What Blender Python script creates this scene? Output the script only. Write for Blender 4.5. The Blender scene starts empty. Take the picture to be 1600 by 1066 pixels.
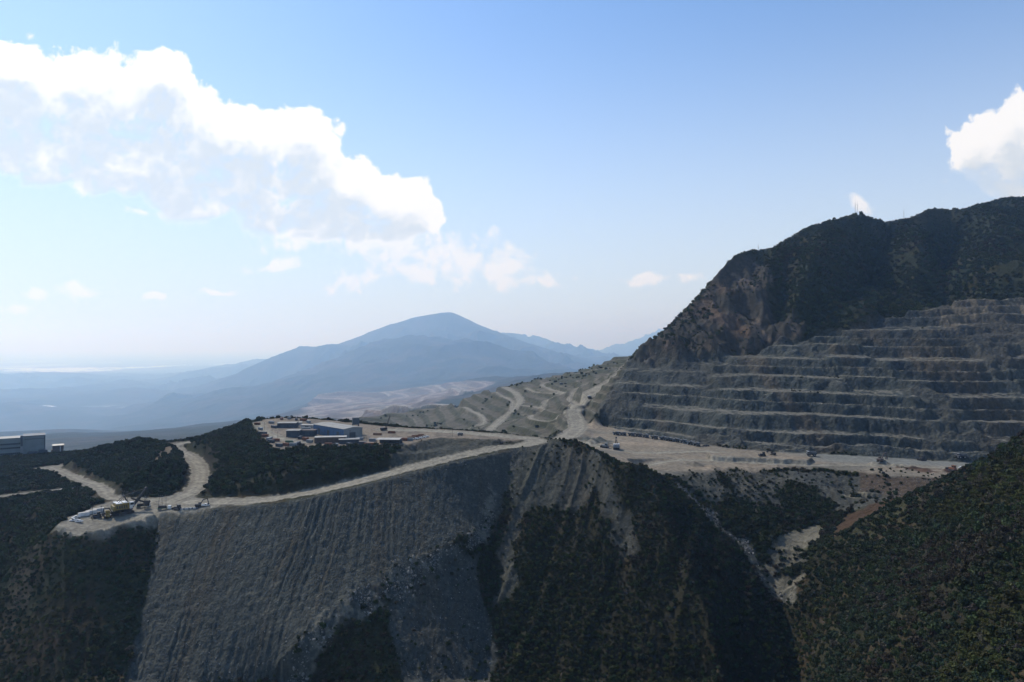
# Open-cast mine on a hazy mountainside
SUN_E, SUN_A, SUN_P = 46, -42, 3.7
SKY_S, SKY_DUST, SKY_MILK = .125, .5, .88
SKY_TINT = (.88, 1.10, 1.33, 1); MILK_C = (6.5, 5.75, 5.25, 1)
CL_B = 8.2
HAZE_D, HAZE_G, HAZE_TOP = .48e-4, .45, 1720
HAZE_C = (.40, .64, 1.0, 1)
EXPO = 0.0
DENOISE = True
import bpy, bmesh, math, random
import numpy as np
from mathutils import Vector, Matrix
random.seed(7)
RNG = np.random.default_rng(11)
SC = bpy.context.scene
COL = SC.collection
F, HOR, ZC = 1067.0, 538.0, 1910.0          # focal length in pixels, horizon row, camera height over the plain

def SD(d):
    q = min(max((d-2200)/1200, 0), 1); return 1+3.2*q*q*(3-2*q)      # far country pushed back so the even haze veils it more strongly
def P(px, py, d):                            # a surveyed point: bearing, elevation and distance -> metres
    d *= SD(d); return ((px-800.0)/F*d, d, ZC-(py-HOR)/F*d)
def L(px, py, z):                            # the same for a point of known level (z relative to the camera)
    d = -z*F/(py-HOR)
    return ((px-800.0)/F*d, d, ZC+z)
def R(u, d, z):                              # raw: bearing tangent, distance, level relative to camera
    z *= SD(d); d *= SD(d); return (u*d, d, ZC+z)

def PF(px, py, d): return P(px, py, d+380)
# ------------------------------------------------------------------ noise
def _hash(ix, iy, seed):
    n = (ix*374761393 + iy*668265263 + seed*974634761) & 0xffffffff
    n = ((n ^ (n >> 13))*1274126177) & 0xffffffff
    n = n ^ (n >> 16)
    return (n & 0xffff)/65535.0*2-1
def vnoise(x, y, seed=0):
    xi = np.floor(x).astype(np.int64); yi = np.floor(y).astype(np.int64)
    fx = x-xi; fy = y-yi
    fx = fx*fx*fx*(fx*(fx*6-15)+10); fy = fy*fy*fy*(fy*(fy*6-15)+10)
    a = _hash(xi, yi, seed); b = _hash(xi+1, yi, seed); c = _hash(xi, yi+1, seed); d = _hash(xi+1, yi+1, seed)
    return (a*(1-fx)+b*fx)*(1-fy)+(c*(1-fx)+d*fx)*fy
def fbm(x, y, scale, octv=4, seed=0, gain=.5):
    s = 0; a = 1.0; t = 0; f = 1.0/scale
    for o in range(octv):
        ca, sa = math.cos(o*.7), math.sin(o*.7)
        s = s+a*vnoise((x*ca-y*sa)*f+o*17.3, (x*sa+y*ca)*f-o*9.1, seed+o); t += a; a *= gain; f *= 2.03
    return s/t
def ridged(x, y, scale, octv=4, seed=0):
    s = 0; a = 1.0; t = 0; f = 1.0/scale
    for o in range(octv):
        ca, sa = math.cos(o*.9), math.sin(o*.9)
        s = s+a*(1-2*np.abs(vnoise((x*ca-y*sa)*f+o*7.7, (x*sa+y*ca)*f+o*3.1, seed+o))); t += a; a *= .5; f *= 2.1
    return s/t                                # about -1..1, ridges at +1
def sstep(a, b, x):
    t = np.clip((x-a)/(b-a), 0, 1); return t*t*(3-2*t)

# ------------------------------------------------------------------ breaklines of the land
BL = []                                       # (points, noise weight on that line)
def bl(w, *pts): BL.append((pts, w))

bl(.6, R(-1,130,-200), R(-.4,130,-215), R(0,130,-235), R(.2,130,-200), R(.5,130,-125), R(1,130,-72))
bl(.6, P(-200,1066,395), P(0,1066,385), P(100,1066,376), P(200,1066,387), P(430,1066,400), P(600,1066,402), P(760,1066,432),
   P(870,1066,432), P(1000,1066,425), P(1130,1066,420), P(1250,1066,440), P(1320,1066,350), P(1400,1066,300), P(1500,1066,262), P(1600,1066,235), P(1760,1066,205))
# spoil slope
crest = [P(245,803,487), P(330,795,490), P(450,783,495), P(530,765,510), P(600,748,530), P(700,722,560), P(760,711,585), P(800,704,605), P(835,698,620)]
bl(0, *crest)
toe = [P(430,1040,400), P(470,1000,409), P(540,940,434), P(620,880,470), P(700,850,494), P(740,830,515)]
bl(.3, *toe)
dump_left = [P(245,803,487), P(240,860,461), P(225,940,429), P(200,1066,387)]
bl(.2, *dump_left)
bl(.5, P(100,833,443), P(100,940,412), P(100,1066,376))
bl(.5, P(0,905,460), P(0,985,425), P(0,1066,385))
# middle spur
bl(.15, P(838,694,625), P(870,685,612), P(905,690,600), P(930,706,580), P(962,731,555), P(985,728,548), P(1010,738,548), P(1035,741,560))
bl(.4, P(800,704,605), P(790,770,565), P(775,830,534), P(765,900,501), P(760,1066,434))
bl(.4, P(905,690,600), P(930,800,538), P(960,900,489), P(1000,1066,425))
bl(.4, P(1010,738,548), P(1060,850,490), P(1100,950,448), P(1130,1066,412))
bl(.2, P(845,700,598), P(850,790,556), P(870,900,500), P(870,1066,436))
# gully
gully = [P(1050,745,600), P(1075,775,585), P(1130,830,560), P(1180,870,540), P(1210,920,515), P(1240,1000,470), P(1250,1066,440)]
bl(.3, *gully)
bl(.3, R(.42,440,-218), R(.36,380,-225), R(.2,250,-235), R(0,140,-238))
# pit floor
bl(.1, L(990,742,-116), L(1060,737,-116), L(1110,733,-116), L(1150,728,-116), L(1180,731,-117), L(1230,728,-117), L(1300,729,-117), L(1400,740,-119), L(1490,745,-121), L(1600,758,-124))
bl(.1, L(960,700,-112), L(1040,712,-114), L(1100,715,-115), L(1250,717,-116), L(1400,724,-119), L(1540,731,-122.5))
bl(.1, L(890,690,-108.5), L(960,690,-111.4), L(1040,700,-113), L(1100,705,-114))
wall_base = [L(905,664,-108.5), L(930,664,-109.5), L(945,667,-110.5), L(970,672,-111), L(1030,682,-112), L(1090,693,-113), L(1130,699,-114), L(1200,706,-115), L(1300,710,-117), L(1400,716,-120), L(1540,725,-123), L(1650,735,-126), L(1780,745,-128)]
bl(.1, *wall_base)
# pit wall and mountain
wall_top = [P(985,562,1045), P(1050,562,1010), P(1100,560,990), P(1200,540,985), P(1300,515,985), P(1400,498,985), P(1500,472,980), P(1600,455,975), P(1780,440,970)]
bl(.8, *wall_top)
bl(.8, P(985,560,1060), P(972,590,1000), P(955,620,955), P(932,648,918), P(915,662,905))
sky_r = [P(985,560,1060), P(1010,541,1075), P(1035,521,1090), P(1055,501,1100), P(1080,472,1110), P(1110,442,1120), P(1130,417,1130), P(1143,402,1140), P(1165,391,1170),
         P(1205,388,1200), P(1230,375,1220), P(1260,355,1250), P(1290,345,1290), P(1320,339,1330), P(1345,338,1350), P(1370,343,1370), P(1385,350,1390), P(1420,339,1420),
         P(1460,324,1450), P(1490,332,1460), P(1510,325,1470), P(1540,316,1490), P(1570,310,1500), P(1600,308,1510), P(1780,300,1550)]
bl(.05, *sky_r)
bl(.7, *[(p[0]*1.33+30, p[1]*1.33, ZC+min(p[2]-ZC-60, (p[2]-ZC)*.35-70)) for p in sky_r[1:]])
bl(.5, P(1345,341,1345), P(1310,370,1215), P(1270,420,1095), P(1240,475,1015))
bl(.5, P(1385,353,1388), P(1388,395,1335), P(1352,445,1215), P(1312,492,1050))
bl(.5, P(1425,341,1415), P(1440,385,1250), P(1430,440,1105), P(1420,482,1015))
bl(.5, P(1490,335,1458), P(1482,390,1375), P(1472,440,1235), P(1482,468,1050))
bl(.5, P(1545,319,1488), P(1545,370,1290), P(1560,420,1110), P(1575,448,1005))
bl(.5, P(1205,391,1198), P(1200,430,1085), P(1190,480,1030), P(1170,530,1000))
bl(.5, P(1260,358,1248), P(1247,395,1200), P(1228,440,1120), P(1218,500,1030))
bl(.5, P(1143,408,1132), P(1160,450,1085), P(1150,500,1045), P(1120,555,1000))
# west haul ramp side and the valley with winding roads
bl(.1, P(905,662,930), P(897,640,985), P(925,615,1060), P(955,597,1110), P(975,580,1160), P(990,566,1210), P(1003,552,1270), P(1030,540,1400))
bl(.3, P(560,652,1900), P(600,648,1900), P(700,634,1900), P(760,610,1850), P(830,594,1850), P(900,580,1800), P(940,570,1750), P(962,559,1700), P(985,558,1650), P(1005,550,1600), P(1120,540,1600))
bl(.5, P(620,684,1500), P(700,672,1400), P(780,660,1350), P(830,650,1300), P(880,640,1200))
bl(.4, P(640,705,1080), P(760,692,1040), P(840,685,950), P(872,684,830), P(902,668,930))
bl(.6, R(-.1,2300,-260), R(0,2250,-190), R(.1,2200,-140), R(.2,2200,-100))
# workshop yard (a plateau) and the slopes around it
yard = [L(398,664,-88), L(412,690,-88), L(425,704,-88), L(480,700,-88), L(540,698,-88), L(620,697,-88), L(645,692,-88), L(690,684,-88.5), L(760,687,-89), L(800,688,-89.5),
        L(828,687,-90.5), L(760,676,-88.5), L(700,671,-88), L(640,669,-88), L(600,666,-88), L(540,659,-88), L(480,654,-88), L(440,653,-88), L(405,656,-88)]
bl(0, *(yard+yard[:1]))
bl(0, L(420,680,-88), L(520,680,-88), L(620,682,-88), L(680,678,-88.3), L(760,682,-89))
bl(.4, L(640,710,-96), L(700,700,-95), L(750,698,-93.5))
bl(.4, P(390,657,745), P(350,676,690), P(325,700,622), P(303,738,560))
bl(.5, P(310,776,520), P(400,778,505), P(480,766,510), P(560,745,535), P(640,722,560))
bl(.6, R(-.36,880,-112), R(-.25,900,-118), R(-.1,860,-118), R(0,780,-112), R(.03,760,-108))
bl(.6, R(-.42,1500,-285), R(-.3,1500,-290), R(-.19,1500,-255))
bl(.3, R(-.95,3080,-458), R(-.7,3080,-449), R(-.5,3060,-428), R(-.35,3040,-392), R(-.33,3030,-380))
bl(.4, R(-.95,2300,-462), R(-.6,2300,-455), R(-.35,2300,-400), R(-.24,2300,-335))
bl(.6, R(-.42,1050,-180), R(-.3,1050,-180), R(-.2,1050,-170))
# junction flat, knolls, side roads
pad = [L(330,793,-118), L(250,801,-119.5), L(200,815,-120), L(150,828,-120.5), L(110,828,-121), L(90,821,-121), L(103,811,-121), L(160,790,-120), L(205,784,-119.5)]
bl(0, *pad)
bl(0, L(205,784,-119.5), L(300,776,-118), L(330,784,-117.5), L(420,779,-115.5))
bl(.3, L(88,834,-126), L(115,843,-127), L(160,840,-127), L(200,826,-126), L(243,812,-123))
bl(.2, L(190,779,-119), L(240,778,-119), L(287,768,-118.3), L(300,745,-117))
bl(.5, P(203,746,550), P(217,731,560), P(250,723,572), P(282,724,590))
bl(.3, P(215,745,600), P(245,725,630), P(270,712,655))
bl(.3, L(100,745,-122.5), L(150,758,-121), L(172,764,-120))
bl(.5, P(108,724,680), P(140,707,690), P(170,695,700), P(225,690,700), P(255,697,700))
bl(.6, R(-.62,770,-135), R(-.55,790,-132), R(-.5,810,-125), R(-.43,830,-118))
bl(.3, L(-120,790,-131), L(0,777,-127), L(70,768,-124), L(140,762,-121.5))
bl(.5, L(-60,745,-136), P(30,748,650), P(80,745,640))
bl(.2, L(40,735,-124.5), L(80,728,-124.5), L(112,728,-124))
bl(.2, L(-120,716,-141), L(0,713,-140), L(100,709,-137), L(170,702,-130))
bl(.4, R(-1,1300,-290), R(-.6,1250,-275), R(-.45,1250,-250))
bl(.3, P(90,824,452), P(45,865,455), P(0,905,460), P(-120,980,450))
bl(.5, P(60,800,500), P(0,850,500), P(-120,910,490))
# bowl right of the middle
bl(.4, P(1095,790,592), P(1150,800,590), P(1200,800,590), P(1260,790,592))
bl(.3, P(1160,735,640), P(1175,760,620), P(1210,785,600), P(1235,815,578))
bl(.1, L(1205,840,-156), L(1245,828,-153), L(1272,820,-152), L(1285,826,-152.5), L(1260,846,-156.5))
bl(.2, L(1200,850,-161), L(1240,860,-163.5), L(1262,852,-159))
bl(.2, L(1300,785,-141), L(1345,790,-140), L(1380,795,-139))
bl(.3, L(1240,755,-125), L(1330,768,-129), L(1395,775,-129))
bl(.3, L(1290,765,-128), L(1320,775,-131), L(1370,783,-132), L(1395,779,-130.5))
# right hillside
rcrest = [P(1640,655,390), P(1600,679,410), P(1540,715,430), P(1480,747,450), P(1430,772,470), P(1370,805,490), P(1300,844,510), P(1262,882,518), P(1228,922,512)]
bl(.3, *rcrest)
bl(.6, R(.95,560,-118), R(.75,540,-119), R(.66,548,-123), R(.58,566,-128), R(.53,578,-133), R(.48,575,-142))
bl(.8, R(.72,300,-86), P(1500,900,312), P(1400,950,348), P(1330,985,392), P(1262,1010,455))
bl(.8, R(.95,420,-10), R(.95,300,-40), R(.95,200,-62))
# far country
bl(.5, PF(470,647,2400), PF(560,652,2250), PF(640,650,2150))
bl(.2, PF(480,628,2650), PF(502,613,2700), PF(545,611,2720), PF(592,614,2700), PF(650,622,2600), PF(690,612,2600), PF(735,607,2600), PF(765,606,2500))
bl(.3, PF(470,638,2500), PF(530,628,2550), PF(600,630,2500), PF(680,630,2400))
bl(.8, P(100,694,3100), P(200,668,3300), P(330,655,3300), P(420,642,3350), P(470,620,3450), P(530,600,3500), P(640,600,3450), P(740,598,3350), P(840,590,2900), P(930,580,2700))
bl(.28, P(60,696,3350), P(150,664,3750), P(220,644,3950), P(330,608,4250), P(400,592,4400), P(480,572,4500), P(560,549,4600), P(620,529,4700), P(680,523,4700), P(740,533,4700), P(800,553,4600), P(870,582,4200), P(930,590,4000))
bl(.7, R(-.5,4700,-395), R(-.37,4900,-330), R(-.3,5100,-215), R(-.2,5300,-80), R(-.1,5300,20), R(0,5300,-110), R(.08,5200,-230))
bl(.07, P(230,640,5100), P(270,624,5200), P(310,608,5300), P(350,591,5400), P(400,568,5600), P(430,555,5700), P(460,545,5800), P(470,541,5850), P(500,542,5900), P(520,539,6000), P(545,530,6100), P(580,516,6200),
   P(610,506,6200), P(640,497,6200), P(660,492,6200), P(680,490,6200), P(700,488,6200), P(715,492,6200), P(730,499,6200), P(760,513,6200), P(800,530,6200), P(850,547,6200), P(900,558,6200), P(940,566,6100), P(1000,575,6000))
bl(.7, R(-.5,6900,-445), R(-.3,7000,-260), R(-.1,7300,60), R(0,7300,-40), R(.12,7000,-250))
bl(.3, P(720,522,8500), P(770,511,8500), P(800,515,8500), P(825,523,8500), P(850,531,8500), P(900,545,8500), P(945,557,8500))
bl(.7, R(-.1,9800,-250), R(0,9800,-200), R(.14,9800,-330))
bl(.3, P(880,558,11500), P(940,546,11500), P(965,537,11500), P(1000,522,11500), P(1025,510,11500), P(1060,502,11500), P(1120,505,11500), P(1300,530,11500))
bl(.8, R(.05,14000,-420), R(.2,14000,-250), R(.4,14000,-300))
bl(.1, P(-150,584,8000), P(0,584,8000), P(100,583,8000), P(200,588,8000), P(255,599,8000))
bl(.12, P(285,596,9000), P(305,579,9000), P(330,570,9000), P(355,566,9000), P(375,566,9000), P(420,559,9000))
bl(.2, R(-1,10500,-447), R(-.4,10500,-447))
for dd, um in ((3600,-.72), (5000,-.56), (6500,-.55)):
    bl(1, R(-1,dd,-445), R(um,dd,-445))
bl(.25, P(-100,640,4300), P(40,632,4400), P(120,640,4400), P(200,655,4200))
bl(.2, P(-100,612,5800), P(60,606,5900), P(150,612,5900), P(220,625,5600))
for dd in (16000, 22000, 30000, 45000):
    bl(.6, R(-1,dd,-450), R(1,dd,-450))
bl(.8, R(.95,2600,-60), R(.95,5000,-200)); bl(.8, R(.4,2600,-100), R(.4,5000,-300), R(.4,8000,-350)); bl(.8, R(.95,9000,-400), R(.95,14000,-430))

V0, V1 = math.log(105.0), math.log(190000.0)
def raster(h):
    nu = int(round(2.0/h))+1; nv = int((V1-V0)/h)+2
    S = np.zeros((nv, nu)); W = np.zeros((nv, nu)); N = np.zeros((nv, nu))
    for pts, w in BL:
        a = np.array(pts, float)
        segs = []
        for p, q in zip(a[:-1], a[1:]):
            up, uq = p[0]/p[1], q[0]/q[1]
            n = int(max(abs(up-uq), abs(math.log(p[1]/q[1])))/h*3)+2
            t = np.linspace(0, 1, n)[:, None]
            segs.append(p*(1-t)+q*t)
        s = np.concatenate(segs) if segs else a
        j = np.round((s[:, 0]/s[:, 1]+1.0)/h).astype(int); i = np.round((np.log(s[:, 1])-V0)/h).astype(int)
        k = (j >= 0) & (j < nu) & (i >= 0) & (i < nv)
        np.add.at(S, (i[k], j[k]), s[k, 2]); np.add.at(W, (i[k], j[k]), w); np.add.at(N, (i[k], j[k]), 1)
    m = N > 0
    S[m] /= N[m]; W[m] /= N[m]
    return S, W, m
def upsample(A, shape):
    i = np.linspace(0, A.shape[0]-1, shape[0]); j = np.linspace(0, A.shape[1]-1, shape[1])
    return bilin(A, i[:, None]+0*j[None], j[None]+0*i[:, None])
def bilin(A, fi, fj):
    fi = np.clip(fi, 0, A.shape[0]-1.001); fj = np.clip(fj, 0, A.shape[1]-1.001)
    i = fi.astype(int); j = fj.astype(int); a = fi-i; b = fj-j
    return (A[i, j]*(1-b)+A[i, j+1]*b)*(1-a)+(A[i+1, j]*(1-b)+A[i+1, j+1]*b)*a
def solve():
    Zc = None
    for h, it in ((.032, 1500), (.016, 400), (.008, 250), (.004, 120)):
        S, W, m = raster(h)
        if Zc is None:
            Zc = np.full(S.shape, ZC-150.0); Wc = np.full(S.shape, 1.0)
        else:
            Zc = upsample(Zc, S.shape); Wc = upsample(Wc, S.shape)
        if h > .005:
            fields = [(Zc, S), (Wc, np.minimum(W*1.0, 1))]
        else:
            fields = [(Zc, S)]
        for A, B in fields:
            for _ in range(it):
                p = np.pad(A, 1, mode='edge')
                A[:] = .25*(p[:-2, 1:-1]+p[2:, 1:-1]+p[1:-1, :-2]+p[1:-1, 2:])
                A[m] = B[m]
    return Zc, Wc
ZG, WG = solve()
HS = .004
def base_z(u, lv): return bilin(ZG, (lv-V0)/HS, (u+1.0)/HS)
def base_w(u, lv): return bilin(WG, (lv-V0)/HS, (u+1.0)/HS)

# ------------------------------------------------------------------ the fine grid
def rows():
    d = [112.0]
    while d[-1] < 186000:
        x = d[-1]
        s = .012 if x < 200 else .005 if x < 330 else .0021 if x < 1150 else .0036 if x < 2300 else .005 if x < 34000 else .02
        d.append(x*(1+s))
    return np.array(d)
ROWD = rows()
NU = 1180
COLU = np.linspace(-.93, .93, NU)
UU, DD = np.meshgrid(COLU, ROWD)
X = UU*DD; Y = DD.copy()
LV = np.log(DD)
Z = base_z(UU, LV)
WN = np.clip(base_w(UU, LV), 0, 1)
_sv = np.concatenate([np.linspace(100, 6000, 3000), [60000]]); DS = np.interp(DD, [v*SD(v) for v in _sv], _sv); SS_ = DD/DS      # survey distance and stretch

# plan outlines of the different grounds; polygon test on noise-warped positions
def inpoly(poly, warp=0.0, wscale=10.0, seed=3):
    pts = np.array([(p[0], p[1]) for p in poly])
    m = np.zeros(X.shape, bool)
    r0 = np.searchsorted(ROWD, pts[:, 1].min()-3*warp-5); r1 = np.searchsorted(ROWD, pts[:, 1].max()+3*warp+5)
    if r1 <= r0: return m
    x = X[r0:r1].copy(); y = Y[r0:r1].copy()
    if warp:
        wx = fbm(x, y, wscale, 3, seed)*warp*2; wy = fbm(x, y, wscale, 3, seed+31)*warp*2
        x += wx; y += wy
    c = np.zeros(x.shape, bool)
    n = len(pts)
    for i in range(n):
        x0, y0 = pts[i]; x1, y1 = pts[(i+1) % n]
        if y0 == y1: continue
        t = ((y0 > y) != (y1 > y)) & (x < (x1-x0)*(y-y0)/(y1-y0)+x0)
        c ^= t
    m[r0:r1] = c
    return m
def blur(m, n=2):
    a = m.astype(np.float32)
    for _ in range(n):
        p = np.pad(a, 1, mode='edge')
        a = (p[1:-1, 1:-1]*2+p[:-2, 1:-1]+p[2:, 1:-1]+p[1:-1, :-2]+p[1:-1, 2:])/6
    return a
def near_line(pts, rad):
    """distance to a 3D polyline and the level of its closest point, within rad"""
    dist = np.full(X.shape, 1e9, np.float32); lev = np.zeros(X.shape, np.float32)
    a = np.array(pts, float)
    for p, q in zip(a[:-1], a[1:]):
        r0 = np.searchsorted(ROWD, min(p[1], q[1])-rad); r1 = np.searchsorted(ROWD, max(p[1], q[1])+rad)
        if r1 <= r0: continue
        ys = ROWD[r0:r1]
        ulo = min((min(p[0], q[0])-rad)/ys.min(), (min(p[0], q[0])-rad)/ys.max()); uhi = max((max(p[0], q[0])+rad)/ys.min(), (max(p[0], q[0])+rad)/ys.max())
        c0 = max(np.searchsorted(COLU, ulo), 0); c1 = np.searchsorted(COLU, uhi)
        if c1 <= c0: continue
        x = X[r0:r1, c0:c1]; y = Y[r0:r1, c0:c1]
        e = q[:2]-p[:2]; t = np.clip(((x-p[0])*e[0]+(y-p[1])*e[1])/max(e@e, 1e-9), 0, 1)
        dd = np.hypot(x-(p[0]+t*e[0]), y-(p[1]+t*e[1]))
        b = dd < dist[r0:r1, c0:c1]
        dist[r0:r1, c0:c1][b] = dd[b]; lev[r0:r1, c0:c1][b] = (p[2]+t*(q[2]-p[2]))[b]
    return dist, lev
def smooth_pts(pts, n=6):                     # Catmull-Rom
    a = np.array(pts, float); a = np.vstack([2*a[0]-a[1], a, 2*a[-1]-a[-2]]); o = []
    for i in range(1, len(a)-2):
        for t in np.linspace(0, 1, n, endpoint=False):
            p0, p1, p2, p3 = a[i-1:i+3]
            o.append(.5*((2*p1)+(p2-p0)*t+(2*p0-5*p1+4*p2-p3)*t*t+(3*p1-p0-3*p2+p3)*t**3))
    o.append(a[-2]); return o

M_dump = inpoly(crest+[P(790,770,565), P(775,830,534)]+toe[::-1]+[P(300,1066,390), P(240,1160,330)]+dump_left[::-1], 1.2, 12)
M_fan = inpoly([P(640,870,475), P(700,856,490), P(750,850,505), P(752,930,480), P(770,1010,450), P(775,1066,432), P(770,1200,380), P(660,1200,360), P(630,1066,405), P(600,960,440)], 4, 18, 5)
M_gravelspur = inpoly([P(798,706,604), P(850,693,618), P(872,690,606), P(900,700,594), P(940,760,556), P(900,800,545), P(850,790,556), P(815,810,545), P(805,900,500), P(790,940,480), P(775,940,480), P(790,830,534)], 5, 14, 6)
M_scarspur = inpoly([P(925,702,584), P(945,740,566), P(965,790,540), P(985,850,512), P(992,880,495), P(978,880,495), P(955,830,522), P(930,770,556), P(915,715,590)], 4, 9, 8)
M_rubble = (inpoly([P(1050,748,600), P(1080,760,592), P(1140,820,563), P(1190,870,540), P(1222,920,514), P(1262,925,512), P(1240,960,490), P(1205,945,505), P(1165,880,536), P(1110,830,560), P(1062,785,582)], 5.5, 13, 9)
            | inpoly([P(620,872,474), P(650,868,478), P(720,842,500), P(768,780,560), P(780,785,557), P(765,850,522), P(700,860,488), P(640,915,455), P(600,935,440), P(520,990,416), P(430,1090,380), P(395,1090,380), P(470,985,414), P(560,912,446)], 2.5, 8, 10))
M_yard = inpoly(yard, 2.5, 9)
M_berm = inpoly([L(645,692,-88), L(690,683,-88.5), L(760,688,-90), L(800,690,-92), P(790,700,605), P(700,716,568), P(640,728,552), P(600,738,540), P(610,712,575)], 3, 12, 12)
M_pad = inpoly([L(330,795,-118), L(250,803,-119.5), L(200,817,-120), L(150,830,-120.5), L(108,830,-121), L(88,821,-121), L(103,808,-121), L(160,787,-120), L(200,779,-119.5), L(262,776,-118.7), L(300,766,-118.2), L(312,782,-117.7), L(420,778,-115.5), L(420,786,-115.5)], 1.5, 8)
M_padrim = inpoly([L(335,800,-119), L(250,809,-121), L(200,823,-125), L(150,838,-127), L(112,840,-127), L(80,828,-124), L(92,815,-121), L(160,800,-120), L(330,790,-118)], 2, 8)
M_floor = inpoly([L(875,700,-110), L(905,664,-108.5)]+wall_base[2:]+[L(1600,762,-124), L(1490,747,-121), L(1400,742,-119), L(1300,731,-117), L(1230,730,-117), L(1180,733,-117), L(1150,730,-116), L(1110,735,-116), L(1060,740,-116), L(985,745,-116), L(880,705,-111)], 2.5, 14)
M_wall = inpoly([P(890,668,900)]+wall_base[1:]+wall_top[::-1]+[P(985,548,1075), P(930,650,925)], 5, 30)
M_cliff = inpoly([P(985,562,1062), P(1143,392,1150), P(1175,392,1160), P(1195,420,1120), P(1190,470,1070), P(1220,500,1040), P(1260,530,990), P(1200,545,985), P(1100,560,990), P(985,575,1020)], 14, 50, 21)
M_scar = inpoly([P(1600,450,985), P(1530,465,985), P(1480,495,975), P(1450,530,940), P(1440,560,910), P(1500,560,900), P(1560,520,930), P(1640,500,940)], 10, 40, 22)
M_mtn = inpoly([(p[0], p[1]) for p in wall_top]+[R(.93,1300,0), R(.93,2300,0), R(.35,2200,0), R(.18,1150,0)], 6, 30)
M_valley = inpoly([R(-.24,900,0), R(-.23,2150,0), R(-.1,2300,0), R(.12,2200,0), R(.24,1900,0), R(.2,1250,0), P(985,562,1070), P(930,650,925), P(900,668,915), P(872,690,800), P(840,690,720), R(-.02,760,0), R(-.15,860,0)], 12, 60)
M_redmine = inpoly([PF(455,648,2350), PF(480,625,2650), PF(500,608,2780), PF(600,608,2780), PF(700,604,2750), PF(775,602,2600), PF(740,622,2450), PF(650,640,2250), PF(640,656,2100), PF(560,660,2150)], 40, 250)
M_bowl = inpoly([L(1165,735,-118), L(1230,732,-117), L(1300,733,-117), L(1400,745,-119.5), L(1490,750,-122), P(1450,768,520), P(1405,783,540), P(1385,800,545), P(1330,800,565), P(1270,780,610), P(1240,760,620), P(1210,770,612), P(1230,800,590), P(1205,800,592)], 3, 12, 14)
M_bank = (inpoly([P(1055,742,612), P(1112,738,632), P(1135,765,612), P(1128,800,585), P(1105,815,570), P(1085,780,588)], 4, 10, 71)
          | inpoly([P(1128,736,636), P(1165,732,640), P(1190,758,620), P(1205,800,592), P(1180,795,592), P(1150,765,612)], 4, 10, 72)
          | inpoly([P(1200,855,548), P(1250,865,542), P(1262,900,528), P(1240,915,520), P(1205,912,520), P(1190,885,532)], 4, 9, 73))
M_rededge = inpoly([L(1340,735,-118), L(1400,731,-119), L(1490,740,-121), L(1500,750,-122), P(1450,770,500), P(1410,790,535), P(1395,770,580), P(1350,757,600)], 3, 9, 15)
M_redcut = inpoly([P(1300,838,525), P(1325,812,560), P(1375,795,560), P(1400,780,560), P(1420,785,520), P(1390,805,500), P(1340,830,510), P(1310,850,512)], 3, 9, 16)
M_pale = (inpoly([L(1205,842,-156), L(1245,829,-153), L(1272,820,-152), L(1288,827,-152.5), L(1275,848,-156.5), L(1240,848,-157)], 2, 7, 17)
          | inpoly([P(1308,783,610), P(1345,787,600), P(1372,793,585), P(1345,794,582), P(1315,790,590)], 1.5, 6, 18)
          | inpoly([P(1195,914,520), P(1225,912,520), P(1256,922,510), P(1258,930,506), P(1225,926,510), P(1198,926,512)], 1.5, 6, 19))
M_flatleft = inpoly([L(42,735,-124.5), L(60,730,-124.5), L(104,726,-124.5), L(90,733,-124), L(105,741,-123.5), L(150,756,-121), L(176,766,-120), L(184,776,-119.3), L(200,782,-119.5), L(168,784,-119.8), L(150,772,-120.5), L(135,762,-121.5), L(95,744,-123.5), L(78,738,-124.3)], 2, 8, 23)
M_cut = inpoly([P(225,742,600), P(240,718,640), P(262,700,690), P(275,712,670), P(262,728,630)], 2, 8, 24)
M_brownleft = inpoly([P(20,885,452), P(85,835,445), P(110,860,435), P(60,960,410), P(0,1000,410), P(-50,960,430)], 6, 15, 25)
M_redleft = inpoly([P(-50,1000,415), P(60,940,415), P(130,900,425), P(170,950,410), P(190,1066,380), P(190,1200,330), P(-80,1200,330)], 8, 16, 26)

# ------------------------------------------------------------------ roads: level strips cut into the land
ROADS = []   # (points, half width, shoulder)
def road(w, *pts): ROADS.append((smooth_pts(pts), w))
road(11, L(300,784,-118.2), L(380,783.5,-116.5), L(450,776.5,-114.5), L(530,760,-109.5), L(600,742,-104.5), L(700,717,-97), L(770,702,-94), L(815,696,-92), L(838,690,-91), L(825,685.5,-90.3), L(790,682,-89.6), L(730,677,-88.7), L(660,673,-88.2), L(600,672,-88))
road(8, L(262,785,-119), L(295,772,-118.3), L(310,755,-117.3), L(313,738,-116), L(307,723,-114), L(293,711,-112), L(276,702,-109.5), L(272,697,-107.5), L(285,692.5,-106), L(310,690,-105), L(340,689.5,-104.5))
road(4, L(-130,792,-131.5), L(0,776,-127), L(70,768,-124.2), L(135,762,-121.5), L(160,765,-120.5))
road(5.5, L(80,731,-124.5), L(104,740,-123.5), L(125,750,-122.3), L(150,757,-121), L(162,766,-120.3), L(172,778,-119.9), L(215,783,-119.3))
road(6, L(405,660,-88), L(408,668,-88), L(425,680,-88), L(450,688,-88), L(480,692,-88))
road(13, L(862,700,-106), L(885,683,-107.5), L(902,668,-108.5), P(899,652,955), P(897,640,990), P(912,622,1040), P(935,607,1085), P(955,597,1115), P(975,580,1165), P(990,566,1215), P(1003,553,1270))
def land(pts, dmin=1000, dmax=2300):
    o = []
    for px, py in pts:
        k = (ROWD > dmin) & (ROWD < dmax); d = ROWD[k]; g = base_z((px-800)/F+0*d, np.log(d)); r = ZC-(py-HOR)/F*d
        i = int(np.argmax(g >= r)); i = len(d)-1 if g[i] < r[i] else i
        o.append(((px-800)/F*d[i], d[i], g[i]))
    return o
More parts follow.
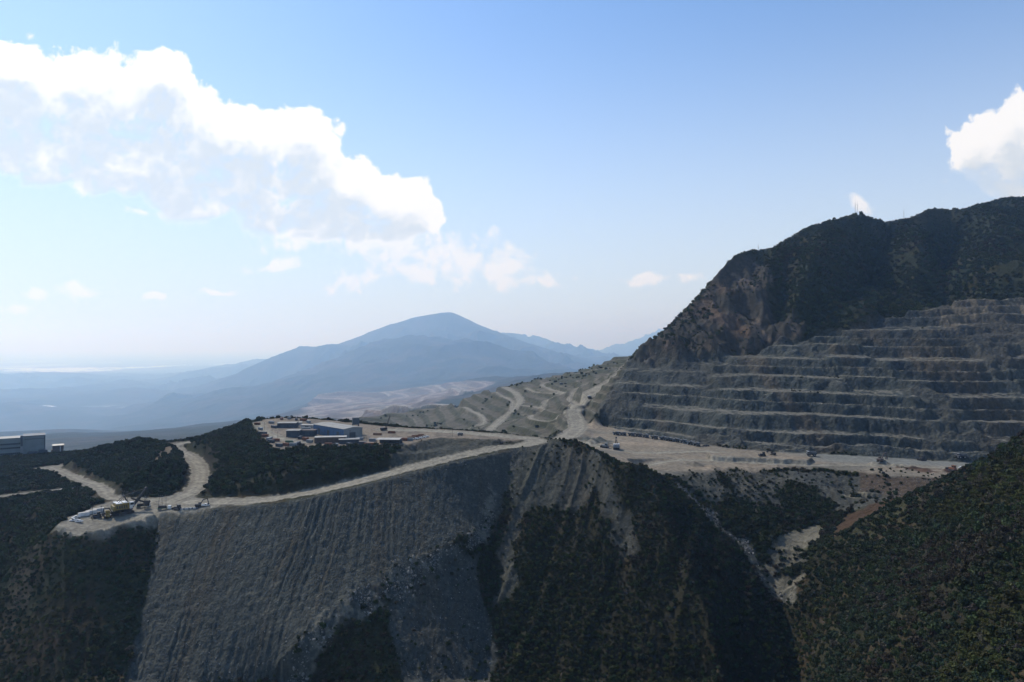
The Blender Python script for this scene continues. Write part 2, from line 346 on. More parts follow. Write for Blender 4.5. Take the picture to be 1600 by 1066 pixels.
for w, pts in ((9, [(764,672),(785,655),(800,642),(810,632),(813,624),(806,615),(797,610),(790,606)]), (5, [(761,608),(772,614),(785,620),(797,625),(801,631),(800,638)]),
               (7, [(735,672),(750,665),(757,659),(752,650),(740,644),(720,637),(700,632),(684,631)]), (5, [(817,634),(835,636),(850,640),(846,645),(832,649),(829,652),(835,656),(860,659),(884,660)]),
               (5, [(850,637),(852,627),(865,621),(881,614),(865,610),(847,602),(858,597)]), (4.5, [(877,615),(858,615),(840,614),(822,607)]), (6, [(882,587),(912,582),(932,578),(962,575)]), (6, [(797,598),(806,594),(825,592),(858,590)]), (5, [(905,640),(890,625),(900,608),(930,595),(950,585)])):
    road(w, *land(pts))
road(34, PF(500,613,2700), PF(545,611,2720), PF(592,614,2700), PF(612,620,2650))
road(26, PF(560,654,2200), PF(620,637,2150), PF(670,629,2100), PF(700,633,1950))
road(30, PF(680,605,2650), PF(712,609,2500), PF(733,610,2400))
# pit floor tracks
road(7, L(905,690,-110), L(960,704,-112), L(1010,708,-113), L(1100,706,-114), L(1180,711,-115), L(1230,712,-116))
road(6, L(1000,730,-115), L(1060,720,-114.5), L(1150,722,-115.5), L(1250,727,-117), L(1330,727,-117.5), L(1420,729,-119), L(1540,735,-122.5))
RD = np.full(X.shape, 1e9, np.float32)
for pts, w in ROADS:
    dist, lev = near_line(pts, w*2.4)
    wn = w*(1+.12*fbm(X, Y, 14, 2, 77)) if w > 20 else w
    k = sstep(w*2.1, w*1.05, dist)
    Z = Z*(1-k)+lev*k
    RD = np.minimum(RD, dist-w)
M_road = RD < .6*fbm(X, Y, 6, 3, 91)*4

# ------------------------------------------------------------------ relief
flat = blur(M_road | M_yard | M_pad | M_floor | M_pale | M_flatleft, 4)
near = sstep(1900, 1300, Y); far = 1-sstep(1900, 2600, Y)
notflat = np.clip(1-flat*1.4, 0, 1)
b_wall = blur(M_wall, 6); b_dump = blur(M_dump, 3)
# wooded and rough ground nearby
rough = notflat*near*(1-b_wall)*(1-b_dump)
Z += rough*np.clip(WN*1.6, .12, 1)*(fbm(X, Y, 55, 4, 1)*5+ridged(X*.9+Y*.25, Y*.35, 26, 3, 2)*1.3)
Z += rough*(fbm(X, Y, 7, 3, 4)*.7)*sstep(0, .1, WN+.05)
# rills on the spoil slopes: run straight down
down = (487+(X+230)*.3-Y)
rs = UU*480-.40*sstep(-.16, -.34, UU)*(Y-480)+fbm(X, Y, 40, 2, 33)*2.6+fbm(X, Y, 12, 3, 34)*1.5
r1 = 1-np.abs(vnoise(rs/3.4, Y/80+4, 41))*2; r2 = 1-np.abs(vnoise(rs/1.9+9, Y/45, 42))*2; r3 = vnoise(rs/11, Y/150, 43)
leftness = .45+.55*sstep(-20, -150, X)*np.clip(.75+fbm(X, Y, 45, 2, 35)*1.2, .25, 1.3)
fade = blur(M_dump, 10)**2
Z += fade*leftness*(r1*.36*(.4+1.2*np.clip(.5+fbm(X, Y, 30, 2, 36), 0, 1))+r2*.50*(.4+1.2*np.clip(.5-fbm(X, Y, 30, 2, 36), 0, 1))+r3*.35)
Z += fade*(fbm(X, Y, 3.0, 3, 44)*.9)
fan = blur(M_bank | M_fan | M_gravelspur | M_rubble | M_berm | M_bowl, 3)
Z += fan*(fbm(X, Y, 4, 3, 45)*.8+np.abs(vnoise(X/2.2, Y/2.2, 46))*.6)
# furrows down the middle spur
mid = rough*blur(inpoly([P(840,700,610), P(905,690,600), P(962,731,555), P(1035,741,560), P(1110,830,560), P(1200,920,515), P(1230,1066,440), P(1100,1200,370), P(760,1200,390), P(770,900,501)], 0), 12)
ms = X-.42*(Y-560)+fbm(X, Y, 30, 2, 51)*3
Z += mid*((1-np.abs(vnoise(ms/15, Y/120, 52))*2)*2.2+(1-np.abs(vnoise(ms/6, Y/60, 53))*2)*.8)
# valley terraces
b_val = blur(M_valley, 8)*notflat
Z += b_val*(fbm(X, Y, 120, 4, 61)*3.5+fbm(X, Y, 22, 3, 62)*1.1)
tz = Z/11.0+fbm(X, Y, 300, 2, 63)*.8
Z += b_val*.6*(11*(np.floor(tz)+sstep(.45, .8, tz-np.floor(tz)))-11*tz)
# pit wall: benches 15 m high cut along the contours
bz = Z-(ZC-112)+fbm(X, Y, 95, 3, 71)*10*b_wall+fbm(X, Y, 24, 3, 72)*4.0*b_wall+fbm(X, Y, 9, 2, 70)*.7*b_wall
H = 13.6
SEG = np.round(vnoise(X/110, 0*Y+3.3, 68)*1.3)*.22*sstep(40, 70, bz)+vnoise(X/260, Y/900, 73)*.25
tt = bz/H+SEG+.16*np.sin(bz/H*2.1+vnoise(X/190, 0*Y, 69)*2)
fr = tt-np.floor(tt)
face = np.clip((fr-.44)/.34, 0, 1)
benched = H*(np.floor(tt)+.05*np.minimum(fr/.44, 1)+face*.95)-H*(SEG+.16*np.sin(bz/H*2.1+vnoise(X/190, 0*Y, 69)*2))
slump = np.clip(sstep(.20, .42, fbm(X, Y*.7, 60, 4, 74))+.6*sstep(ZC-70, ZC-25, Z)*sstep(430, 250, X), 0, 1)
upfade = sstep(100, 55, Z-(ZC-25)-M_scar*60)
cliffy = blur(M_cliff, 6)
kb = b_wall*(1-.75*slump)*(1-.7*cliffy)*sstep(-5, 3, bz)*(1-sstep(0, .4, blur(M_road, 2)))
facem = (face*(1-face)*4)
Z = Z*(1-kb)+(ZC-112+benched)*kb
Z += b_wall*notflat*(facem*.7+.3)*(fbm(X, Y, 10, 3, 75)*3.4+np.abs(vnoise(X/5.0, Y/16, 76))*2.4)
Z += b_wall*slump*notflat*(fbm(X, Y, 12, 4, 77)*3.5+ridged(X, Y, 30, 3, 78)*3)
# cliffs of the shoulder, wooded gullies of the mountain
b_mtn = blur(M_mtn, 8)
nearcrest = np.clip(WN*1.5, 0, 1)
Z += cliffy*(ridged(X, Y*.5, 52, 5, 81)*17+fbm(X, Y, 14, 4, 82)*6)*np.clip(nearcrest+.12, 0, 1)
gx = X+.35*Y
Z += b_mtn*nearcrest*((ridged(gx, Y*.45, 150, 5, 83)-.2)*56+fbm(X, Y, 60, 3, 84)*9)
Z += b_mtn*(fbm(X, Y, 16, 2, 85)*1.6)
# far ranges and the plain
ZN = (Z-ZC)/SS_
fm = sstep(2500, 4500, Y)
relief = fm*np.clip(WN*1.5, .1, 1)*sstep(-448, -380, ZN)
Z += relief*((ridged(X*.8+.3*Y, Y*.7, 3600, 6, 87)-.3)*760+(ridged(X*.9-.3*Y, Y*.6, 1500, 5, 86)-.3)*520+fbm(X, Y, 900, 5, 88)*120)*np.clip(sstep(2900, 5200, DS), .12, 1)
Z += fm*sstep(-380, -446, ZN)*sstep(60000, 20000, Y)*(np.maximum(fbm(X, Y*.6, 5000, 5, 89), -.05)+.05)*560
tzr = Z/75+fbm(X, Y, 1500, 2, 64)*.4
b_red = blur(M_redmine, 5)
Z += b_red*.7*(75*(np.floor(tzr)+sstep(.4, .75, tzr-np.floor(tzr)))-75*tzr)
Z = np.maximum(Z, ZC-452.0*SS_)
ZN = (Z-ZC)/SS_
# stockpile platform, heaps of broken rock on the pit floor
M_plat = inpoly([L(1112,716,-112), L(1165,717,-112.5), L(1225,719,-113), L(1262,722,-114), L(1272,717,-114), L(1228,710,-112.5), L(1160,707,-112), L(1108,709,-111.5)], 1.5, 8, 27)
Z += blur(M_plat, 2)*4.2
for px, py, lv, hgt, rad in ((926,692,-110.5,5.5,9), (937,688,-110.8,4.5,8), (918,688,-110,4,8), (945,697,-111.5,3,8), (1086,727,-115.5,3.2,9), (1113,730,-116,2,8), (1382,727,-119,4.5,6), (1366,728,-119,3,6), (1398,730,-119.5,2.6,5), (1412,731,-120,2.4,5), (1425,732,-120,2.2,5), (1487,738,-122,5,6), (1476,739,-122,3,5), (1445,737,-121,2,6), (1412,735,-120,2,6)):
    x0, y0, _ = L(px, py, lv)
    rr = np.hypot(X-x0, (Y-y0)*.8)*(1+.25*fbm(X, Y, 6, 2, 28))
    Z += hgt*np.clip(1-rr/rad, 0, 1)*(1+.3*fbm(X, Y, 2.5, 2, 29))
# berms along the outer road edges
edge = (np.abs(RD-1.0) < 1.3) & (Y < 760) & (Y > 440)
Z += blur(edge, 1)*.9*np.clip(.6+fbm(X, Y, 5, 2, 95), 0, 1)

def ground(x, y):
    """height of the finished land at plan positions"""
    x = np.asarray(x, float); y = np.asarray(y, float)
    fi = np.interp(y, ROWD, np.arange(len(ROWD))); fj = (x/y-COLU[0])/(COLU[1]-COLU[0])
    return bilin(Z, fi, fj)
def sample(A, x, y):
    fi = np.interp(y, ROWD, np.arange(len(ROWD))); fj = (np.asarray(x)/np.asarray(y)-COLU[0])/(COLU[1]-COLU[0])
    return bilin(A, np.asarray(fi, float), np.asarray(fj, float))
# ------------------------------------------------------------------ bare colours of the ground (albedo only)
def col(r, g, b): return np.array([r, g, b], np.float32)
def mix(A, B, k):
    k = k[..., None] if np.ndim(k) == 2 else k
    return A*(1-k)+B*k
def c3(c, shape=None): return np.broadcast_to(c, X.shape+(3,)).copy()
n_big = fbm(X, Y, 70, 4, 101); n_mid = fbm(X, Y, 14, 3, 102); n_fin = fbm(X, Y, 2.6, 3, 103)
C = c3(col(.026, .024, .014))
C = mix(C, col(.040, .041, .022), sstep(-.1, .4, n_big))
C = mix(C, col(.055, .040, .026), sstep(.1, .5, fbm(X, Y, 30, 3, 104))*.7)
# brown scrub slopes
C = mix(C, col(.034, .021, .014), blur(M_redleft, 8)*(.6+.4*n_mid))
C = mix(C, col(.075, .058, .042), blur(M_brownleft, 6)*sstep(-.1, .4, n_mid)*.8)
# grey spoil, streaked down the slope
sp = c3(col(.068, .072, .070))
stk = fbm(rs*1.0, Y*.06, 9, 3, 105)
sp = mix(sp, col(.054, .062, .064), sstep(0, .5, stk)*.7)
sp = mix(sp, col(.080, .070, .058), sstep(.12, .5, fbm(rs, Y*.09, 8, 3, 106))*.55)
sp = mix(sp, col(.070, .065, .056), sstep(-80, 10, X)*.35)
sp = mix(sp, col(.13, .125, .11), sstep(.3, .6, n_fin)*.45)
b_loose = np.maximum(blur(M_dump, 2), np.maximum(blur(M_fan | M_rubble | M_bowl | M_bank, 4), np.maximum(blur(M_gravelspur | M_scarspur, 6)*.8, blur(M_berm, 4)*.75)))
C = mix(C, sp, b_loose)
C = mix(C, col(.17, .16, .14), blur(M_rubble, 3)*sstep(.0, .35, fbm(X, Y, 3.4, 2, 107))*.8)
C = mix(C, col(.125, .115, .095), blur(M_bank, 4)*sstep(-.3, .2, n_mid)*.8)
C = mix(C, col(.080, .056, .042), blur(M_rededge, 5)*.85); C = mix(C, col(.062, .037, .025), blur(M_redcut, 4)*.9)
C = mix(C, col(.20, .155, .12), blur(M_cut, 5)*.7)
C = mix(C, col(.12, .112, .094), blur(M_padrim, 4)*.9)
dust = mix(c3(col(0.244, 0.224, 0.198)), col(0.191, 0.175, 0.155), sstep(-.2, .4, n_mid))
dust = mix(dust, col(0.304, 0.284, 0.254), sstep(.1, .5, fbm(X*.5, Y, 8, 3, 108))*.6)
C = mix(C, dust*.88, np.clip(blur(M_pad | M_flatleft, 4), 0, 1))
yd = .85*mix(c3(col(0.238, 0.198, 0.168)), col(0.158, 0.135, 0.119), sstep(-.1, .3, n_mid))
C = mix(C, yd, blur(M_yard, 3))
C = mix(C, col(.155, .143, .120), blur(M_pale, 3))
# pit floor
fl = mix(c3(col(0.224, 0.191, 0.162)), col(0.168, 0.155, 0.139), sstep(-.15, .35, fbm(X*.4, Y, 26, 4, 109)))
fl = mix(fl, col(0.277, 0.224, 0.182), sstep(.0, .4, fbm(X*.35, Y*1.2, 40, 3, 110))*.7)
fl = mix(fl, col(0.178, 0.185, 0.188), sstep(280, 330, X)*sstep(655, 690, Y)*.9)
C = mix(C, fl*.92, blur(M_floor, 3))
pb = blur(M_plat, 2); C = mix(C, col(.085, .080, .072), np.clip(4*pb*(1-pb), 0, 1)*.9)
for px, py, lv, rad, cc_ in ((930,690,-110.5,22,(.085,.088,.085)), (1086,727,-115.5,9,(.14,.125,.11)), (1385,728,-119,9,(.07,.052,.045)), (1410,732,-120,10,(.075,.05,.042)), (1440,736,-121,12,(.09,.058,.045)), (1485,739,-122,8,(.075,.045,.036))):
    x0, y0, _ = L(px, py, lv); C = mix(C, col(*cc_), sstep(1.1, .7, np.hypot(X-x0, (Y-y0)*.8)/rad+.35*fbm(X, Y, 5, 3, 30)))
# pit wall rock
rk = mix(c3(col(0.058, 0.068, 0.072)), col(0.078, 0.085, 0.086), sstep(-.2, .4, fbm(X, Z*1.5, 38, 4, 111)))
rk = mix(rk, col(0.080, 0.070, 0.062), sstep(.05, .4, fbm(X, Z*1.2, 90, 4, 112)+.25*sstep(ZC-60, ZC+20, Z)+.2*sstep(330, 150, X))*.75)
rk = mix(rk, col(0.038, 0.048, 0.059), sstep(.15, .45, fbm(X, Z*.4, 26, 3, 113))*.8)
rk = mix(rk, col(0.110, 0.092, 0.076), sstep(.25, .55, fbm(X*1.2, Z*.5, 45, 3, 114))*.7)
gy, gx_ = np.gradient(Z); slope = np.hypot(gy/np.gradient(ROWD)[:, None], gx_/((COLU[1]-COLU[0])*DD))
tread = sstep(.42, .18, slope)
rk = mix(rk, col(0.205, 0.195, 0.178), tread*.85*(1-.5*slump))
rk = mix(rk, col(0.074, 0.072, 0.068), slump*.5)
C = mix(C, rk*.84, b_wall)
C = mix(C, col(0.143, 0.121, 0.099), blur(M_scar, 8)*sstep(-.25, .3, n_mid)*.75)
cl = mix(c3(col(0.046, 0.042, 0.038)), col(0.096, 0.067, 0.053), sstep(-.05, .4, fbm(X, Z, 34, 4, 115)))
cl = mix(cl, col(0.155, 0.118, 0.099), sstep(.3, .55, fbm(X, Z*.7, 26, 3, 116))*.8)
C = mix(C, cl, cliffy*(1-b_wall*.7))
mt = mix(c3(col(.020, .026, .013)), col(.034, .033, .019), sstep(0, .5, fbm(X, Y, 60, 4, 117)))
C = mix(C, mt, b_mtn*(1-cliffy))
# valley
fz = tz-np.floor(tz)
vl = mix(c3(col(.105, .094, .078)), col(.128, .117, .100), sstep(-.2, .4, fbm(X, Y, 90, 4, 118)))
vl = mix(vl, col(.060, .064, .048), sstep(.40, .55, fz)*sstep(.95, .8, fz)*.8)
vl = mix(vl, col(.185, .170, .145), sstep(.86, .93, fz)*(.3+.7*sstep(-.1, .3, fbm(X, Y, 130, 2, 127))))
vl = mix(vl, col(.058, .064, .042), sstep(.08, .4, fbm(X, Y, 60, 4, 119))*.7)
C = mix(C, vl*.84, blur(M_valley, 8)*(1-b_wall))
C = mix(C, col(0.210, 0.189, 0.164), blur(M_road, 1)*sstep(.45, .9, blur(M_road, 1)+.2))
rdn = mix(c3(col(0.269, 0.248, 0.220)), col(0.210, 0.193, 0.171), sstep(-.1, .4, fbm(X, Y, 9, 3, 120)))
rdn = mix(rdn, col(0.315, 0.294, 0.262), np.exp(-((RD+6)/1.6)**2)*.6)      # wheel tracks run pale along the crown
rdn = mix(rdn, col(0.164, 0.150, 0.136), np.exp(-((RD+2.6)/1.1)**2)*.5)
C = mix(C, rdn*.88, blur(M_road, 1))
# far country
fw = mix(c3(col(.026, .034, .022)), col(.052, .046, .034), sstep(-.1, .4, fbm(X, Y, 500, 5, 121)))
C = mix(C, fw, sstep(2300, 2700, DS)*(1-blur(M_redmine, 3)))
rm = mix(c3(col(.135, .095, .072)), col(.20, .165, .135), sstep(-.2, .35, fbm(X, Y, 160, 4, 122)))
rm = mix(rm, col(.13, .12, .095), sstep(.1, .4, fbm(X, Y, 240, 3, 123)))
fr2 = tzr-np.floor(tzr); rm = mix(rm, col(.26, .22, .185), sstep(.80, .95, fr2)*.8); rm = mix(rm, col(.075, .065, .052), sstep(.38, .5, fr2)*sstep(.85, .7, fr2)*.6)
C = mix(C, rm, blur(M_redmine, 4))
C = mix(C, rdn, blur(M_road & (Y > 1900), 1))
pl = mix(c3(col(.060, .072, .042)), col(.17, .16, .115), sstep(.05, .35, fbm(X, Y*.5, 1500, 5, 124)))
pl = mix(pl, col(.42, .41, .38), sstep(.36, .5, fbm(X, Y*.35, 2500, 3, 125)))
C = mix(C, pl, sstep(-425, -444, ZN)*sstep(3500, 5500, DS))
for (px, py, w, h) in ((95, 578, 60, 3.2), (250, 574, 22, 3), (140, 580, 30, 2), (75, 655, 9, 2.4), (190, 576, 40, 1.2), (20, 577, 30, 1.4)):   # pale towns and ponds on the plain
    ty = 450*F/(py-HOR) if py < 600 else 4450
    x0 = (px-800)/F*ty; hx = w/F*ty; hy = h*ty*ty/(450*F)
    g = ((X/SS_-x0)/hx)**2+((DS-ty)/hy)**2
    C = mix(C, col(.75, .74, .72), sstep(1.1, .7, g+1.2*fbm(X*.5, Y*.25, 400, 3, 126)))
C *= np.where(Y[..., None] < 2400, np.array([.94, .92, .79], np.float32), 1)
C *= (1+.20*n_fin*(Y < 1500)+.12*n_mid)[..., None]
C = np.clip(C, .012, .8)

CLS = np.zeros(X.shape, np.int8)
CLS[blur(M_valley, 2) > .5] = 7
CLS[blur(M_mtn | (M_cliff & ~M_wall), 2) > .5] = 6
CLS[DS > 2350] = 8
CLS[(DS > 3200) & (ZN < -438)] = 9
CLS[blur(M_wall, 2) > .5] = 5
CLS[M_dump] = 1
CLS[M_floor] = 4
CLS[M_yard | M_pad | M_flatleft] = 3
CLS[M_road] = 2
NAMES = {0: 'hillside', 1: 'spoil_slope', 2: 'road', 3: 'yard_ground', 4: 'pit_floor', 5: 'pit_wall', 6: 'mountain', 7: 'valley_terrain', 8: 'distant_hills', 9: 'plain'}

def nd(nt, t, **kw):
    n = nt.nodes.new(t)
    for k, v in kw.items(): setattr(n, k, v)
    return n
def ground_mat(name, bump, scale, rough=.95, cracks=0.0):
    m = bpy.data.materials.new(name); m.use_nodes = True
    nt = m.node_tree; b = nt.nodes['Principled BSDF']; lk = nt.links.new
    b.inputs['Roughness'].default_value = rough; b.inputs['Specular IOR Level'].default_value = .12
    at = nd(nt, 'ShaderNodeAttribute', attribute_name='albedo')
    tc = nd(nt, 'ShaderNodeNewGeometry')
    n1 = nd(nt, 'ShaderNodeTexNoise'); n1.inputs['Scale'].default_value = 1/scale; n1.inputs['Detail'].default_value = 5; n1.inputs['Roughness'].default_value = .65
    lk(tc.outputs['Position'], n1.inputs['Vector'])
    mr = nd(nt, 'ShaderNodeMapRange'); mr.inputs[1].default_value = .3; mr.inputs[2].default_value = .7; mr.inputs[3].default_value = .62; mr.inputs[4].default_value = 1.38
    lk(n1.outputs['Fac'], mr.inputs[0])
    mu = nd(nt, 'ShaderNodeVectorMath', operation='SCALE'); lk(at.outputs['Color'], mu.inputs[0]); lk(mr.outputs[0], mu.inputs['Scale'])
    lk(mu.outputs[0], b.inputs['Base Color'])
    bp = nd(nt, 'ShaderNodeBump'); bp.inputs['Strength'].default_value = 1; bp.inputs['Distance'].default_value = bump
    hgt = n1.outputs['Fac']
    if cracks:
        vo = nd(nt, 'ShaderNodeTexVoronoi', feature='F1'); vo.inputs['Scale'].default_value = 1/cracks
        mp = nd(nt, 'ShaderNodeMapping'); mp.inputs['Scale'].default_value = (1, 1, .55); lk(tc.outputs['Position'], mp.inputs['Vector']); lk(mp.outputs[0], vo.inputs['Vector'])
        ad = nd(nt, 'ShaderNodeMath', operation='SUBTRACT'); lk(hgt, ad.inputs[0]); 
        sc = nd(nt, 'ShaderNodeMath', operation='MULTIPLY'); sc.inputs[1].default_value = .5; lk(vo.outputs['Distance'], sc.inputs[0]); lk(sc.outputs[0], ad.inputs[1]); hgt = ad.outputs[0]
    lk(hgt, bp.inputs['Height']); lk(bp.outputs['Normal'], b.inputs['Normal'])
    return m
GM = {0: ground_mat('scrub_soil', 1.2, 2.5), 1: ground_mat('loose_spoil_rock', 1.1, 2.0, cracks=1.3), 2: ground_mat('packed_dirt', .12, 3), 3: ground_mat('dusty_gravel', .2, 2.5),
      4: ground_mat('pit_floor_dirt', .25, 4), 5: ground_mat('blasted_rock', 2.6, 5, cracks=3.2), 6: ground_mat('mountain_soil', 2.5, 7), 7: ground_mat('valley_earth', 2.2, 9), 8: ground_mat('far_forest', 14, 45), 9: ground_mat('plain_fields', 4, 120)}

def build_ground():
    nr, nc = X.shape
    idx = np.arange(nr*nc).reshape(nr, nc)
    quads = np.stack([idx[:-1, :-1], idx[:-1, 1:], idx[1:, 1:], idx[1:, :-1]], -1).reshape(-1, 4)
    fc = CLS[:-1, :-1].reshape(-1)
    co = np.stack([X, Y, Z], -1).reshape(-1, 3).astype(np.float32)
    cc = np.concatenate([C.reshape(-1, 3), np.ones((nr*nc, 1))], 1).astype(np.float32)
    for k, name in NAMES.items():
        q = quads[fc == k]
        if not len(q): continue
        used, inv = np.unique(q, return_inverse=True); inv = inv.reshape(-1)
        me = bpy.data.meshes.new(name)
        me.vertices.add(len(used)); me.vertices.foreach_set('co', co[used].ravel())
        me.loops.add(len(inv)); me.loops.foreach_set('vertex_index', inv.astype(np.int32))
        me.polygons.add(len(q)); me.polygons.foreach_set('loop_start', np.arange(0, len(inv), 4, dtype=np.int32)); me.polygons.foreach_set('loop_total', np.full(len(q), 4, np.int32))
        me.update(calc_edges=True)
        a = me.attributes.new('albedo', 'FLOAT_COLOR', 'POINT'); a.data.foreach_set('color', cc[used].ravel())
        me.polygons.foreach_set('use_smooth', np.ones(len(q), bool))
        me.materials.append(GM[k])
        o = bpy.data.objects.new(name, me); COL.objects.link(o); o['kind'] = 'structure'
build_ground()

# ------------------------------------------------------------------ camera, sun, sky, air
cam = bpy.data.cameras.new('camera'); cam.lens = 24.0; cam.sensor_width = 36; cam.shift_y = 5/1600; cam.clip_start = 1; cam.clip_end = 400000
co_ = bpy.data.objects.new('camera', cam); COL.objects.link(co_); co_.location = (0, 0, ZC); co_.rotation_euler = (math.pi/2, 0, 0); SC.camera = co_
SUN_EL, SUN_AZ = math.radians(SUN_E), math.radians(SUN_A)
sd = Vector((math.sin(SUN_AZ)*math.cos(SUN_EL), math.cos(SUN_AZ)*math.cos(SUN_EL), math.sin(SUN_EL)))
sl = bpy.data.lights.new('sun', 'SUN'); sl.energy = SUN_P; sl.angle = math.radians(.5); sl.color = (1, .96, .90)
so = bpy.data.objects.new('sun', sl); COL.objects.link(so); so.rotation_euler = (-sd).to_track_quat('-Z', 'Y').to_euler(); so.location = (0, 0, 3000)

def make_world():
    w = bpy.data.worlds.new('World'); SC.world = w; w.use_nodes = True
    nt = w.node_tree; lk = nt.links.new
    bg = nt.nodes['Background']; bg.inputs['Strength'].default_value = SKY_S
    sk = nd(nt, 'ShaderNodeTexSky', sky_type='NISHITA', sun_disc=False, sun_elevation=SUN_EL, sun_rotation=SUN_AZ, altitude=500, air_density=1.0, dust_density=SKY_DUST, ozone_density=1.6)
    # clouds: cumulus in the directions they stand in, seen as direction tangents
    g = bpy.data.node_groups.new('cloud_density', 'ShaderNodeTree')
    g.interface.new_socket('P', in_out='INPUT', socket_type='NodeSocketVector')
    for s_ in ('Main', 'Thin'): g.interface.new_socket(s_, in_out='OUTPUT', socket_type='NodeSocketFloat')
    gi = nd(g, 'NodeGroupInput'); go = nd(g, 'NodeGroupOutput'); gl = g.links.new
    def M(op, a, b=None, c=None):
        n = nd(g, 'ShaderNodeMath', operation=op)
        for i, v in enumerate((a, b, c)):
            if v is None: continue
            if isinstance(v, (int, float)): n.inputs[i].default_value = v
            else: gl(v, n.inputs[i])
        return n.outputs[0]
    wn = nd(g, 'ShaderNodeTexNoise', noise_dimensions='2D'); wn.inputs['Scale'].default_value = 7; wn.inputs['Detail'].default_value = 3; gl(gi.outputs[0], wn.inputs['Vector'])
    wv = nd(g, 'ShaderNodeVectorMath', operation='MULTIPLY_ADD'); gl(wn.outputs['Color'], wv.inputs[0]); wv.inputs[1].default_value = (.07, .07, 0); 
    sb = nd(g, 'ShaderNodeVectorMath', operation='ADD'); sb.inputs[1].default_value = (-.035, -.035, 0); gl(gi.outputs[0], sb.inputs[0]); gl(sb.outputs[0], wv.inputs[2])
    def field(blobs):
        acc = None
        for (cx, cy, rx, ry) in blobs:
            u0, v0, ru, rv = (cx-800)/F, (HOR-cy)/F, rx/F, ry/F
            a = nd(g, 'ShaderNodeVectorMath', operation='MULTIPLY_ADD'); gl(wv.outputs[0], a.inputs[0]); a.inputs[1].default_value = (1/ru, 1/rv, 0); a.inputs[2].default_value = (-u0/ru, -v0/rv, 0)
            d = nd(g, 'ShaderNodeVectorMath', operation='LENGTH'); gl(a.outputs[0], d.inputs[0])
            v = M('SUBTRACT', 1.0, d.outputs['Value'])
            acc = v if acc is None else M('SMOOTH_MAX', acc, v, .18)
        return acc
    f1 = field([(20, 120, 90, 60), (110, 262, 130, 34), (250, 255, 130, 45), (-20, 165, 150, 100), (120, 150, 130, 88), (220, 150, 95, 86), (300, 205, 100, 80), (60, 225, 200, 45), (390, 240, 100, 76), (200, 285, 120, 38), (460, 250, 90, 82), (330, 310, 150, 42), (530, 290, 85, 72), (610, 320, 75, 58), (480, 345, 150, 42), (640, 350, 50, 40), (560, 370, 130, 22),
                (1555, 240, 85, 75), (1610, 215, 60, 80), (1590, 300, 80, 28), (1640, 290, 90, 60)])
    f2 = field([(600, 385, 120, 30), (700, 395, 130, 40), (640, 400, 100, 30), (790, 425, 90, 34), (740, 405, 110, 42), (545, 438, 62, 24), (655, 432, 60, 26), (420, 415, 45, 16), (135, 452, 40, 13), (70, 460, 40, 14), (30, 484, 55, 12), (245, 462, 30, 8), (345, 460, 35, 8), (1010, 436, 28, 13), (1075, 440, 40, 11), (1350, 313, 26, 16), (40, 47, 18, 14), (52, 66, 12, 8), (470, 375, 120, 24), (830, 440, 70, 18), (220, 330, 70, 12), (112, 290, 34, 20)])
    fn = nd(g, 'ShaderNodeTexNoise', noise_dimensions='2D'); fn.inputs['Scale'].default_value = 17; fn.inputs['Detail'].default_value = 12; fn.inputs['Roughness'].default_value = .68; gl(gi.outputs[0], fn.inputs['Vector'])
    vo = nd(g, 'ShaderNodeTexVoronoi', feature='SMOOTH_F1', voronoi_dimensions='2D'); vo.inputs['Scale'].default_value = 30; vo.inputs['Detail'].default_value = 2; vo.inputs['Smoothness'].default_value = .5; gl(wv.outputs[0], vo.inputs['Vector'])
    puff = M('SUBTRACT', .42, vo.outputs['Distance'])
    nz = M('ADD', M('MULTIPLY', M('SUBTRACT', fn.outputs['Fac'], .5), 1.35), M('MULTIPLY', puff, .60))
    gl(M('ADD', M('MINIMUM', M('MULTIPLY', f1, 2.3), 1.05), nz), go.inputs[0])
    gl(M('ADD', f2, M('MULTIPLY', nz, 1.25)), go.inputs[1])
    tc = nd(nt, 'ShaderNodeTexCoord'); sx = nd(nt, 'ShaderNodeSeparateXYZ'); lk(tc.outputs['Generated'], sx.inputs[0])
    def W(op, a, b=None, c=None):
        n = nd(nt, 'ShaderNodeMath', operation=op)
        for i, v in enumerate((a, b, c)):
            if v is None: continue
            if isinstance(v, (int, float)): n.inputs[i].default_value = v
            else: lk(v, n.inputs[i])
        return n.outputs[0]
    def SS(x, a, b, lo=0.0, hi=1.0):
        n = nd(nt, 'ShaderNodeMapRange', interpolation_type='SMOOTHSTEP'); lk(x, n.inputs[0]); n.inputs[1].default_value = a; n.inputs[2].default_value = b; n.inputs[3].default_value = lo; n.inputs[4].default_value = hi
        return n.outputs[0]
    ys = W('MAXIMUM', sx.outputs['Y'], .05)
    cp = nd(nt, 'ShaderNodeCombineXYZ'); lk(W('DIVIDE', sx.outputs['X'], ys), cp.inputs[0]); lk(W('DIVIDE', sx.outputs['Z'], ys), cp.inputs[1])
    d0 = nd(nt, 'ShaderNodeGroup'); d0.node_tree = g; lk(cp.outputs[0], d0.inputs[0])
    of = nd(nt, 'ShaderNodeVectorMath', operation='ADD'); lk(cp.outputs[0], of.inputs[0]); of.inputs[1].default_value = (.004, .05, 0)
    d1 = nd(nt, 'ShaderNodeGroup'); d1.node_tree = g; lk(of.outputs[0], d1.inputs[0])
    ahead = SS(sx.outputs['Y'], .06, .2)
    
    sh = SS(d1.outputs[0], -.05, 1.0)
    soft = nd(nt, 'ShaderNodeMapRange', interpolation_type='SMOOTHSTEP'); lk(d0.outputs[0], soft.inputs[0]); soft.inputs[1].default_value = -.06; lk(W('MULTIPLY_ADD', sh, .80, .24), soft.inputs[2])
    m1 = W('MULTIPLY', soft.outputs[0], ahead); m2 = W('MULTIPLY', SS(d0.outputs[1], -.12, .6, 0, .85), ahead)
